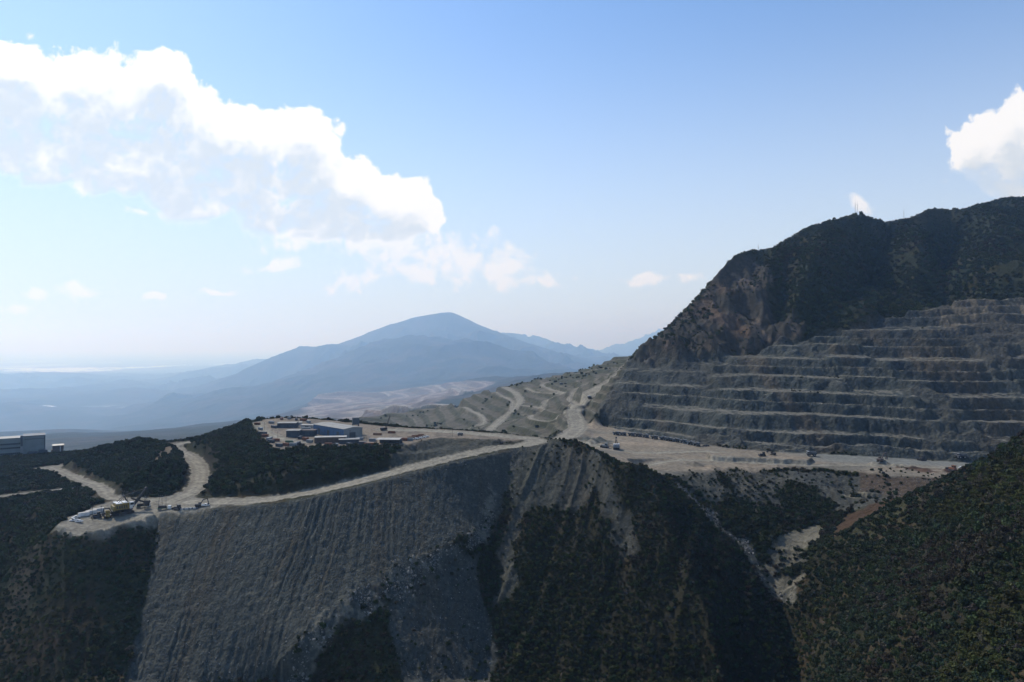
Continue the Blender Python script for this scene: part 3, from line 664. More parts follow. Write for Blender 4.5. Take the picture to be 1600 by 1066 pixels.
    # thick cloud between a point and the sun greys it
    shade = W('MULTIPLY', sh, SS(d0.outputs[0], .1, .5))
    cc = nd(nt, 'ShaderNodeMix', data_type='RGBA'); lk(W('MULTIPLY', shade, .95), cc.inputs[0]); cc.inputs[6].default_value = (CL_B, CL_B, CL_B*1.0, 1); cc.inputs[7].default_value = (CL_B*.66, CL_B*.73, CL_B*.80, 1)
    # milky air low over the horizon
    low = W('POWER', SS(sx.outputs['Z'], .54, 0.0), 1.3)
    milk = W('MULTIPLY', low, SKY_MILK)
    k0 = nd(nt, 'ShaderNodeMix', data_type='RGBA'); lk(milk, k0.inputs[0]); lk(sk.outputs[0], k0.inputs[6]); k0.inputs[7].default_value = MILK_C
    hs = nd(nt, 'ShaderNodeMix', data_type='RGBA', blend_type='MULTIPLY'); hs.inputs[0].default_value = 1; lk(k0.outputs[2], hs.inputs[6]); hs.inputs[7].default_value = SKY_TINT
    k2 = nd(nt, 'ShaderNodeMix', data_type='RGBA'); lk(m2, k2.inputs[0]); lk(hs.outputs[2], k2.inputs[6]); k2.inputs[7].default_value = (CL_B*.96, CL_B*.96, CL_B*.97, 1)
    k1 = nd(nt, 'ShaderNodeMix', data_type='RGBA'); lk(m1, k1.inputs[0]); lk(k2.outputs[2], k1.inputs[6]); lk(cc.outputs[2], k1.inputs[7])
    lk(k1.outputs[2], bg.inputs['Color'])
make_world()

hz = bpy.data.meshes.new('haze'); bmh = bmesh.new(); bmesh.ops.create_cube(bmh, size=1)
hb = (-195000, 195000, -3000, 195000, -5.0, ZC+HAZE_TOP)
for v in bmh.verts:
    v.co = ((hb[0] if v.co.x < 0 else hb[1]), (hb[2] if v.co.y < 0 else hb[3]), (hb[4] if v.co.z < 0 else hb[5]))
bmh.to_mesh(hz); bmh.free()
hm = bpy.data.materials.new('haze_air'); hm.use_nodes = True; hm.node_tree.nodes.clear()
ho = nd(hm.node_tree, 'ShaderNodeOutputMaterial'); hv = nd(hm.node_tree, 'ShaderNodeVolumePrincipled')
hv.inputs['Color'].default_value = HAZE_C; hv.inputs['Absorption Color'].default_value = (1, 1, 1, 1); hv.inputs['Density'].default_value = HAZE_D; hv.inputs['Anisotropy'].default_value = HAZE_G
hm.node_tree.links.new(hv.outputs[0], ho.inputs['Volume']); hz.materials.append(hm)
hobj = bpy.data.objects.new('haze', hz); COL.objects.link(hobj); hobj['kind'] = 'stuff'; hobj.visible_shadow = True

SC.view_settings.view_transform = 'Standard'; SC.view_settings.look = 'None'; SC.view_settings.exposure = EXPO; SC.view_settings.gamma = 1
SC.cycles.use_denoising = DENOISE; SC.cycles.use_adaptive_sampling = DENOISE; SC.cycles.max_bounces = 4; SC.cycles.diffuse_bounces = 2; SC.cycles.volume_bounces = 2; SC.cycles.denoising_prefilter = 'ACCURATE'; SC.cycles.sample_clamp_indirect = 8
# ------------------------------------------------------------------ trees, scrub and boulders
def leaf_mat(name, c, var=.35):
    m = bpy.data.materials.new(name); m.use_nodes = True; nt = m.node_tree; lk = nt.links.new; b = nt.nodes['Principled BSDF']
    b.inputs['Roughness'].default_value = .75; b.inputs['Specular IOR Level'].default_value = .15
    oi = nd(nt, 'ShaderNodeObjectInfo'); ge = nd(nt, 'ShaderNodeNewGeometry')
    h = nd(nt, 'ShaderNodeHueSaturation'); h.inputs['Color'].default_value = (*c, 1)
    a = nd(nt, 'ShaderNodeMath', operation='MULTIPLY_ADD'); lk(ge.outputs['Random Per Island'], a.inputs[0]); a.inputs[1].default_value = .7; a.inputs[2].default_value = .35
    v = nd(nt, 'ShaderNodeMath', operation='MULTIPLY_ADD'); lk(oi.outputs['Random'], v.inputs[0]); v.inputs[1].default_value = .9; lk(a.outputs[0], v.inputs[2]); lk(v.outputs[0], h.inputs['Value'])
    hu = nd(nt, 'ShaderNodeMath', operation='MULTIPLY_ADD'); lk(oi.outputs['Random'], hu.inputs[0]); hu.inputs[1].default_value = .08; hu.inputs[2].default_value = .46; lk(hu.outputs[0], h.inputs['Hue'])
    lk(h.outputs[0], b.inputs['Base Color']); return m
def flat_mat(name, c, rough=.8, metal=0.0, noise=.25, scale=1.5, spec=.3):
    m = bpy.data.materials.new(name); m.use_nodes = True; nt = m.node_tree; lk = nt.links.new; b = nt.nodes['Principled BSDF']
    b.inputs['Roughness'].default_value = rough; b.inputs['Metallic'].default_value = metal; b.inputs['Specular IOR Level'].default_value = spec
    tc = nd(nt, 'ShaderNodeTexCoord'); n = nd(nt, 'ShaderNodeTexNoise'); n.inputs['Scale'].default_value = 1/scale; n.inputs['Detail'].default_value = 4; lk(tc.outputs['Object'], n.inputs['Vector'])
    mr = nd(nt, 'ShaderNodeMapRange'); lk(n.outputs['Fac'], mr.inputs[0]); mr.inputs[1].default_value = .3; mr.inputs[2].default_value = .7; mr.inputs[3].default_value = 1-noise; mr.inputs[4].default_value = 1+noise
    mu = nd(nt, 'ShaderNodeVectorMath', operation='SCALE'); mu.inputs[0].default_value = c; lk(mr.outputs[0], mu.inputs['Scale']); lk(mu.outputs[0], b.inputs['Base Color']); return m
LEAF = [leaf_mat('leaf_dark_green', (.024, .031, .009)), leaf_mat('leaf_blue_green', (.023, .032, .014)), leaf_mat('leaf_brown', (.032, .025, .014)), leaf_mat('leaf_olive', (.042, .043, .011)), leaf_mat('leaf_dry_grey', (.055, .047, .035))]
BARK = flat_mat('bark', (.07, .055, .042))
def crown_mesh(name, mat, seed, flatness=.75, nb=9, per=42, leaf=.17, airy=1.0):
    r = random.Random(seed); vs = []; fs = []
    blobs = [(0, 0, .78, .55)]
    for i in range(nb):
        a = r.uniform(0, 6.283); q = r.uniform(.30, .68)
        blobs.append((math.cos(a)*q, math.sin(a)*q, .62+r.uniform(-.25, .55)*flatness, r.uniform(.26, .46)))
    for (bx, by, bz_, br) in blobs:
        for k in range(int(per*(br/.4)**1.6)):
            n = Vector((r.gauss(0, 1), r.gauss(0, 1), r.gauss(.25, 1))).normalized()
            p = Vector((bx, by, bz_))+n*br*r.uniform(.72, 1.08)*airy
            t = (n+Vector((r.gauss(0, .6), r.gauss(0, .6), r.gauss(0, .6)))).normalized()
            u = t.orthogonal().normalized(); w = t.cross(u); a = r.uniform(0, 6.28)
            u, w = u*math.cos(a)+w*math.sin(a), w*math.cos(a)-u*math.sin(a)
            s = leaf*r.uniform(.6, 1.25); i0 = len(vs)
            vs += [p-u*s-w*s*.6, p+u*s*.8-w*s*.75, p+u*s*1.05+w*s*.55, p-u*s*.7+w*s*.85]; fs.append((i0, i0+1, i0+2, i0+3))
    me = bpy.data.meshes.new(name); me.from_pydata([tuple(v) for v in vs], [], fs); me.materials.append(mat); return me
def tube(bm, p, q, r0, r1, n=6):
    p, q = Vector(p), Vector(q); t = (q-p).normalized(); u = t.orthogonal().normalized(); w = t.cross(u)
    A = [bm.verts.new(p+(u*math.cos(k*6.2832/n)+w*math.sin(k*6.2832/n))*r0) for k in range(n)]
    B = [bm.verts.new(q+(u*math.cos(k*6.2832/n)+w*math.sin(k*6.2832/n))*r1) for k in range(n)]
    for k in range(n): bm.faces.new((A[k], A[(k+1) % n], B[(k+1) % n], B[k]))
    bm.faces.new(A[::-1]); bm.faces.new(B)
def trunk_mesh(name, seed):
    r = random.Random(seed); bm = bmesh.new(); tube(bm, (0, 0, -.15), (.03, .02, .5), .075, .05)
    for k in range(4):
        a = k*1.57+r.uniform(-.4, .4); tube(bm, (.03, .02, .42), (math.cos(a)*.42, math.sin(a)*.42, .85+r.uniform(-.1, .25)), .04, .012, 5)
    me = bpy.data.meshes.new(name); bm.to_mesh(me); bm.free(); me.materials.append(BARK); return me
CROWNS = [crown_mesh('crown', LEAF[m], 100+i, fl, nb, per, lf) for i, (m, fl, nb, per, lf) in enumerate(
    [(0, 1.0, 9, 52, .14), (0, .5, 12, 46, .14), (1, 1.1, 8, 52, .14), (1, .55, 10, 50, .15), (2, .9, 7, 40, .12), (2, .5, 11, 38, .13), (3, 1.2, 9, 46, .14), (4, .9, 7, 26, .11)])]
TRUNKS = [trunk_mesh('trunk', k) for k in range(3)]
def proto_collection(name, meshes, trunks=None):
    c = bpy.data.collections.new(name)
    for i, me in enumerate(meshes):
        if trunks:
            bm = bmesh.new(); bm.from_mesh(me); n0 = len(bm.faces); bm.from_mesh(trunks[i % len(trunks)])
            bm.faces.ensure_lookup_table()
            for f in bm.faces[n0:]: f.material_index = 1
            m2 = bpy.data.meshes.new('%s_shape' % name); bm.to_mesh(m2); bm.free(); m2.materials.append(me.materials[0]); m2.materials.append(BARK); me = m2
        o = bpy.data.objects.new('%s_%02d' % (name, i), me); c.objects.link(o)
    return c
def scatter(name, coll, pts, rot, scl, idx, label, cat):
    me = bpy.data.meshes.new(name); n = len(pts)
    me.vertices.add(n); me.vertices.foreach_set('co', np.asarray(pts, np.float32).ravel())
    a = me.attributes.new('rot', 'FLOAT_VECTOR', 'POINT'); a.data.foreach_set('vector', np.asarray(rot, np.float32).ravel())
    a = me.attributes.new('scl', 'FLOAT_VECTOR', 'POINT'); a.data.foreach_set('vector', np.asarray(scl, np.float32).ravel())
    a = me.attributes.new('idx', 'INT', 'POINT'); a.data.foreach_set('value', np.asarray(idx, np.int32))
    o = bpy.data.objects.new(name, me); COL.objects.link(o); o['kind'] = 'stuff'; o['label'] = label; o['category'] = cat
    g = bpy.data.node_groups.new(name+'_nodes', 'GeometryNodeTree')
    g.interface.new_socket('Geometry', in_out='INPUT', socket_type='NodeSocketGeometry'); g.interface.new_socket('Geometry', in_out='OUTPUT', socket_type='NodeSocketGeometry')
    gi = nd(g, 'NodeGroupInput'); go = nd(g, 'NodeGroupOutput'); lk = g.links.new
    ci = nd(g, 'GeometryNodeCollectionInfo'); ci.inputs['Collection'].default_value = coll; ci.inputs['Separate Children'].default_value = True; ci.inputs['Reset Children'].default_value = True
    ip = nd(g, 'GeometryNodeInstanceOnPoints'); ip.inputs['Pick Instance'].default_value = True
    def na(nm, t):
        x = nd(g, 'GeometryNodeInputNamedAttribute', data_type=t); x.inputs['Name'].default_value = nm; return x.outputs['Attribute']
    lk(gi.outputs[0], ip.inputs['Points']); lk(ci.outputs[0], ip.inputs['Instance']); lk(na('idx', 'INT'), ip.inputs['Instance Index'])
    er = nd(g, 'FunctionNodeEulerToRotation'); lk(na('rot', 'FLOAT_VECTOR'), er.inputs[0]); lk(er.outputs[0], ip.inputs['Rotation']); lk(na('scl', 'FLOAT_VECTOR'), ip.inputs['Scale'])
    lk(ip.outputs[0], go.inputs[0])
    md = o.modifiers.new('scatter', 'NODES'); md.node_group = g
    return o

# how thickly each ground is grown over
bareness = blur(M_road | M_yard | M_pad | M_floor | M_pale | M_flatleft | M_padrim | M_redcut, 3)
DEN = np.clip(1-2.5*bareness, 0, 1)
DEN *= np.clip(1.0+fbm(X, Y, 38, 4, 131)*.8, .25, 1)
DEN *= sstep(3, 8, RD)
DEN *= sstep(7, 11, near_line(crest, 14)[0])
DEN = np.where(blur(M_redleft | M_brownleft, 6) > .5, DEN*.8, DEN)
for msk, k in ((M_dump, 0.0), (M_fan, .05), (M_rubble, .10), (M_bowl, .10), (M_bank, .22), (M_gravelspur, .06), (M_scarspur, .15), (M_berm, .0), (M_rededge, .05), (M_cut, .15)):
    b = blur(msk, 3); DEN = DEN*(1-b)+k*b
DEN = np.where(M_wall, np.clip(fbm(X, Y, 35, 3, 132)-.30, 0, 1)*.5*(Z > ZC-60), DEN)
DEN = np.where(M_cliff & ~M_wall, np.clip(.30+fbm(X, Y, 30, 3, 133)*1.2, .03, .9), DEN)
DEN = np.where(M_mtn & ~M_cliff, np.clip(.85+fbm(X, Y, 60, 4, 134)*.8, .1, 1), DEN)
DEN = np.where(blur(M_valley, 2) > .5, np.clip(fbm(X, Y, 60, 4, 119)*.6-.10, 0, .25)*(1-np.clip(2.5*bareness, 0, 1)), DEN)
DEN = np.where(M_scar, DEN*.15, DEN)

def candidates(x0, x1, y0, y1, sp):
    nx = int((x1-x0)/sp); ny = int((y1-y0)/sp)
    gx, gy = np.meshgrid(np.arange(nx), np.arange(ny))
    x = x0+(gx+RNG.uniform(-.15, 1.15, gx.shape))*sp; y = y0+(gy+RNG.uniform(-.15, 1.15, gx.shape))*sp
    x = x.ravel(); y = y.ravel()
    k = (np.abs(x/y) < .86) & (y > y0) & (y > 150)
    x, y = x[k], y[k]
    k = RNG.random(len(x)) < sample(DEN, x, y)
    x, y = x[k], y[k]; z = ground(x, y)
    k = (HOR-(z-ZC)/y*F < 1180)
    return x[k], y[k], z[k]
def species(x, y, z):
    """which crown grows where: patches of green, blue green, brown, olive"""
    a = fbm(x, y, 45, 3, 141)+RNG.normal(0, .22, len(x)); b = fbm(x, y, 90, 3, 142)+RNG.normal(0, .22, len(x))
    i = np.where(a > .46, RNG.integers(4, 6, len(x)), np.where(b > .12, RNG.integers(2, 4, len(x)), RNG.integers(0, 2, len(x))))
    i = np.where((a < -.42), 6, i); i = np.where(RNG.random(len(x)) < .06, 7, i)
    return i
gul = np.array(gully+[R(.36,380,0), R(.30,320,0), R(.2,250,0), R(0,140,0)])
def right_side(x, y):   # east of the gully line
    gx_line = np.interp(y, gul[::-1, 1], gul[::-1, 0]); return (x > gx_line+6) & (y < 600)
x1, y1, z1 = candidates(-60, 560, 150, 600, 2.1); k = right_side(x1, y1); x1, y1, z1 = x1[k], y1[k], z1[k]
s1 = RNG.uniform(.9, 2.3, len(x1))*np.where(RNG.random(len(x1)) < .14, 1.6, 1); sp1 = species(x1, y1, z1)
x2, y2, z2 = candidates(-900, 560, 330, 930, 2.05); k = ~right_side(x2, y2); x2, y2, z2 = x2[k], y2[k], z2[k]
knoll = ((x2/y2 < -.155) & (y2 > 500)) | ((x2/y2 < -.55) & (y2 > 460))       # the wooded knolls behind the road carry taller growth
k = ~knoll | (RNG.random(len(x2)) < .5); x2, y2, z2, knoll = x2[k], y2[k], z2[k], knoll[k]
s2 = np.where(knoll, RNG.uniform(1.5, 3.1, len(x2)), RNG.uniform(.6, 1.6, len(x2))*np.where(RNG.random(len(x2)) < .12, 1.6, 1)); sp2 = species(x2, y2, z2)
sp2 = np.where(knoll & (sp2 > 3) & (RNG.random(len(x2)) < .8), RNG.integers(0, 4, len(x2)), sp2)
midgreen = (x2 > 0) & (x2 < 75) & (y2 < 560) & ~knoll
sp2 = np.where(midgreen & (RNG.random(len(x2)) < .75), np.where(RNG.random(len(x2)) < .6, 0, 6), sp2)
x3, y3, z3 = candidates(150, 1400, 930, 1650, 4.5)
sk = np.array(sky_r); cd = np.interp(x3/y3, sk[:, 0]/sk[:, 1], sk[:, 1]); k = (y3 < cd+22); x3, y3, z3 = x3[k], y3[k], z3[k]
s3 = RNG.uniform(2.1, 4.1, len(x3))*np.where(y3 > np.interp(x3/y3, sk[:, 0]/sk[:, 1], sk[:, 1])-45, .55, 1)*np.where(sample((M_cliff | M_wall).astype(np.float32), x3, y3) > .5, .55, 1); sp3 = species(x3, y3, z3); sp3 = np.where((sp3 > 5) & (RNG.random(len(x3)) < .6), 0, sp3); sp3 = np.where((sp3 == 4) & (RNG.random(len(x3)) < .6), 2, sp3)
x4, y4, z4 = candidates(-500, 330, 930, 2200, 9); s4 = RNG.uniform(2, 4, len(x4)); sp4 = species(x4, y4, z4)

def pack(x, y, z, s, sp):
    n = len(x)
    rot = np.stack([RNG.normal(0, .08, n), RNG.normal(0, .08, n), RNG.uniform(0, 6.28, n)], 1)
    scl = np.stack([s*RNG.uniform(.85, 1.2, n), s*RNG.uniform(.85, 1.2, n), s*RNG.uniform(.7, 1.15, n)], 1)
    return np.stack([x, y, z-.15*s], 1), rot, scl, sp
# the 300 trees that show largest are trees of their own
fr_ = (np.abs(x1/y1) < .76) & (HOR-(z1-ZC)/y1*F < 1075)
big = np.argsort(np.where(fr_, -s1/y1, 0))[:300]
rest = np.ones(len(x1), bool); rest[big] = False
P1 = pack(x1, y1, z1, s1, sp1)
KIND = {0: 'dark green', 1: 'dark green', 2: 'blue-green', 3: 'blue-green', 4: 'reddish brown', 5: 'reddish brown', 6: 'olive green', 7: 'dry greyish'}
for i in big:
    e = bpy.data.objects.new('tree', None); COL.objects.link(e); e.location = P1[0][i]; e.rotation_euler = P1[1][i]; e.scale = P1[2][i]
    e['label'] = '%s tree crown among the dense scrub on the shady hillside, lower right' % KIND[int(sp1[i])]; e['category'] = 'tree'; e['group'] = '%s trees of the near hillside' % KIND[int(sp1[i])]
    for nm, me in (('crown', CROWNS[int(sp1[i])]), ('trunk', TRUNKS[i % 3])):
        o = bpy.data.objects.new(nm, me); COL.objects.link(o); o.parent = e
TREES = proto_collection('tree_shape', CROWNS, TRUNKS)
a = [p[rest] for p in P1]; scatter('forest', TREES, *a, 'dense scrub forest covering the near hillside', 'forest')
scatter('scrub', TREES, *pack(x2, y2, z2, s2, sp2), 'dark scrub covering the spurs and knolls', 'scrub')
scatter('mountain_forest', TREES, *pack(x3, y3, z3, s3, sp3), 'dark forest covering the mountain above the pit', 'forest')
scatter('valley_scrub', TREES, *pack(x4, y4, z4, s4, sp4), 'sparse scrub between the winding roads', 'scrub')

# boulders
def rock_mesh(seed):
    r = random.Random(seed); bm = bmesh.new(); bmesh.ops.create_icosphere(bm, subdivisions=2, radius=1)
    pl = [(Vector((r.gauss(0, 1), r.gauss(0, 1), r.gauss(0, 1))).normalized(), r.uniform(.55, .85)) for _ in range(9)]
    for v in bm.verts:
        for n, d in pl:
            e = v.co.dot(n)-d
            if e > 0: v.co -= n*e
        v.co *= r.uniform(.96, 1.04)
        v.co.z *= .72
    me = bpy.data.meshes.new('boulder_shape'); bm.to_mesh(me); bm.free(); me.materials.append(ROCKM[seed % 2]); return me
ROCKM = [flat_mat('boulder_stone', (.23, .215, .185), .9, noise=.35, scale=.8, spec=.15), flat_mat('boulder_stone_dark', (.15, .145, .13), .9, noise=.35, scale=.8, spec=.15)]
ROCKS = [rock_mesh(k) for k in range(6)]
RC = proto_collection('boulder_shape', ROCKS)
RDEN = blur(M_rubble, 2)*.95*np.clip(.5+fbm(X, Y, 9, 2, 151)*1.8, .05, 1)+blur(M_fan, 3)*.30+blur(M_dump, 2)*(.09+.10*sstep(510, 440, Y)*0+.10*np.clip(fbm(X, Y, 12, 2, 152), 0, 1))+blur(M_bowl | M_bank, 3)*.16+blur(M_gravelspur, 3)*.10+blur(M_rededge, 3)*.3
RDEN *= (1-np.clip(bareness*2, 0, 1))
SAVE = DEN; DEN = RDEN
xr, yr, zr = candidates(-300, 420, 330, 680, 1.15)
DEN = SAVE
sr = .16+RNG.pareto(2.6, len(xr))*.20; rub = sample(M_rubble.astype(np.float32), xr, yr) > .4
sr = np.clip(np.where(rub, sr*1.7, sr*.9), .14, np.where(rub, 1.5, .6))
n = len(xr); rotr = RNG.uniform(0, 6.28, (n, 3)); sclr = np.stack([sr*RNG.uniform(.8, 1.5, n), sr*RNG.uniform(.8, 1.2, n), sr*RNG.uniform(.7, 1.1, n)], 1)
pr = np.stack([xr, yr, zr+sr*.15], 1); ir = RNG.integers(0, 6, n)
vis = (np.abs(xr/yr) < .75) & (HOR-(zr-ZC)/yr*F < 1060)
bigr = np.argsort(np.where(vis, -sr/yr, 0))[:160]
for i in bigr:
    o = bpy.data.objects.new('boulder', ROCKS[int(ir[i])]); COL.objects.link(o); o.location = pr[i]; o.rotation_euler = rotr[i]; o.scale = sclr[i]
    dk = ROCKM[int(ir[i]) % 2] is ROCKM[1]
    where = 'in the pale rubble running down the gully' if xr[i] > 90 else 'in the rubble along the foot of the grey spoil slope'
    o['label'] = '%s angular boulder lying %s' % ('dark grey' if dk else 'pale grey', where); o['category'] = 'boulder'; o['group'] = '%s boulders %s' % ('dark' if dk else 'pale', where)
rest = np.ones(n, bool); rest[bigr] = False
scatter('rubble', RC, pr[rest], rotr[rest], sclr[rest], ir[rest], 'loose rocks strewn over the spoil slopes and gully', 'rubble')
print('TREES', len(x1), len(x2), len(x3), len(x4), 'ROCKS', n)
# ------------------------------------------------------------------ machines, buildings and the rest
def hit(px, py, dmin=300, dmax=2500):
    """where the sight line through a surveyed bearing and elevation meets the land"""
    k = (ROWD > dmin) & (ROWD < dmax); d = ROWD[k]; u = (px-800)/F
    g = ground(u*d, d); r = ZC-(py-HOR)/F*d
    i = np.argmax(g >= r)
    if g[i] < r[i]: i = len(d)-1
    a, b = (g-r)[max(i-1, 0)], (g-r)[i]; t = 0 if b == a else -a/(b-a); dd = d[max(i-1, 0)]+(d[i]-d[max(i-1, 0)])*min(max(t, 0), 1)
    return Vector((u*dd, dd, float(ground(np.array([u*dd]), np.array([dd]))[0])))
class MB:
    def __init__(s): s.bm = bmesh.new()
    def box(s, x0, x1, y0, y1, z0, z1, M=None, bev=0.0, taper=None):
        v = [s.bm.verts.new(p) for p in ((x0,y0,z0),(x1,y0,z0),(x1,y1,z0),(x0,y1,z0),(x0,y0,z1),(x1,y0,z1),(x1,y1,z1),(x0,y1,z1))]
        f = [s.bm.faces.new([v[i] for i in q]) for q in ((3,2,1,0),(4,5,6,7),(0,1,5,4),(1,2,6,5),(2,3,7,6),(3,0,4,7))]
        if taper:
            cx, cy = (x0+x1)/2, (y0+y1)/2
            for w in v[4:]: w.co.x = cx+(w.co.x-cx)*taper[0]; w.co.y = cy+(w.co.y-cy)*taper[1]
        if bev:
            es = {e for q in f for e in q.edges}; r = bmesh.ops.bevel(s.bm, geom=list(es), offset=bev, segments=1, affect='EDGES'); v = list({w for q in r['faces'] for w in q.verts} | {w for w in v if w.is_valid})
        if M is not None:
            for w in v:
                if w.is_valid: w.co = M @ w.co
        return s
    def tube(s, p, q, r0, r1=None, n=8): tube(s.bm, p, q, r0, r0 if r1 is None else r1, n); return s
    def prism(s, prof, axis, a, b):
        """closed outline prof swept from a to b along axis ('x': prof is (y,z); 'y': prof is (x,z))"""
        mk = (lambda p, t: (t, p[0], p[1])) if axis == 'x' else (lambda p, t: (p[0], t, p[1]))
        A = [s.bm.verts.new(mk(p, a)) for p in prof]; B = [s.bm.verts.new(mk(p, b)) for p in prof]; n = len(prof)
        for k in range(n): s.bm.faces.new((A[k], A[(k+1) % n], B[(k+1) % n], B[k]))
        s.bm.faces.new(A[::-1]); s.bm.faces.new(B); return s
    def lattice(s, p, q, w0, w1, n=8, r=.09):
        p, q = Vector(p), Vector(q); t = (q-p).normalized(); u = t.orthogonal().normalized(); v = t.cross(u)
        def c(k, i):
            w = (w0+(w1-w0)*k/n)/2; su, sv = ((1,1),(-1,1),(-1,-1),(1,-1))[i]; return p+(q-p)*k/n+u*su*w+v*sv*w
        for i in range(4):
            s.tube(c(0, i), c(n, i), r, r, 5)
            for k in range(n): s.tube(c(k, i), c(k+1, (i+1) % 4), r*.6, r*.6, 4)
        return s
    def build(s, name, mat, parent=None):
        bmesh.ops.recalc_face_normals(s.bm, faces=s.bm.faces[:])
        me = bpy.data.meshes.new(name); s.bm.to_mesh(me); s.bm.free(); me.materials.append(mat)
        o = bpy.data.objects.new(name, me); COL.objects.link(o)
        if parent is not None: o.parent = parent
        return o
def thing(name, loc, rz, label, cat, group=None, scale=1.0):
    e = bpy.data.objects.new(name, None); COL.objects.link(e); e.location = loc; e.rotation_euler = (0, 0, rz); e.scale = (scale,)*3
    e['label'] = label; e['category'] = cat
    if group: e['group'] = group
    return e
def dup(root, loc, rz, label, scale=None, group=None):
    r = root.copy(); COL.objects.link(r); r.location = loc; r.rotation_euler = (0, 0, rz); r['label'] = label
    if scale: r.scale = (scale,)*3
    if group: r['group'] = group
    for ch in list(root.children):
        c = ch.copy(); COL.objects.link(c); c.parent = r
        for g in list(ch.children):
            d = g.copy(); COL.objects.link(d); d.parent = c
    return r
MT = {k: flat_mat(k, c, r, m, n, s) for k, (c, r, m, n, s) in {
    'yellow_paint': ((.20, .145, .035), .55, 0, .35, 1.5), 'faded_white': ((.62, .62, .60), .6, 0, .2, 2), 'dark_steel': ((.035, .035, .037), .65, .2, .4, 1), 'track_steel': ((.05, .045, .04), .7, .3, .4, .8),
    'tyre': ((.022, .022, .022), .9, 0, .3, 1), 'grey_paint': ((.20, .22, .23), .6, 0, .25, 2), 'truck_body': ((.075, .085, .095), .6, 0, .3, 2), 'truck_rim': ((.30, .31, .31), .6, 0, .25, 2), 'glass_dark': ((.02, .025, .03), .12, 0, .1, 1),
    'blue_sheet': ((.045, .105, .20), .55, 0, .2, 4), 'roof_sheet': ((.19, .18, .155), .5, .1, .22, 5), 'roof_pale': ((.32, .30, .26), .55, .1, .2, 4), 'wall_pale': ((.20, .22, .225), .7, 0, .15, 4), 'wall_brown': ((.095, .075, .065), .8, 0, .25, 2), 'wall_dark': ((.055, .065, .08), .75, 0, .25, 2), 'concrete': ((.34, .335, .32), .9, 0, .2, 3),
    'plant_wall': ((.17, .20, .205), .8, 0, .12, 8), 'plant_dark': ((.06, .075, .09), .6, 0, .15, 3), 'rust': ((.17, .075, .045), .85, 0, .35, 1), 'timber': ((.22, .13, .08), .85, 0, .3, 1), 'wood_pole': ((.09, .075, .06), .9, 0, .25, 1), 'red_paint': ((.35, .06, .04), .6, 0, .2, 1), 'mast_steel': ((.24, .25, .27), .5, .4, .1, 1), 'lamp_glass': ((.7, .7, .65), .2, 0, .05, 1), 'green_paint': ((.06, .12, .07), .6, 0, .25, 2)}.items()}
def wheels(root, spots, r, w, n=16):
    for (x, y) in spots:
        t = MB().tube((x-w/2, y, r), (x+w/2, y, r), r, r, n).build('wheel', MT['tyre'], root)
        MB().tube((x-w/2-.04, y, r), (x+w/2+.04, y, r), r*.52, r*.52, 12).build('rim', MT['truck_rim'], t)

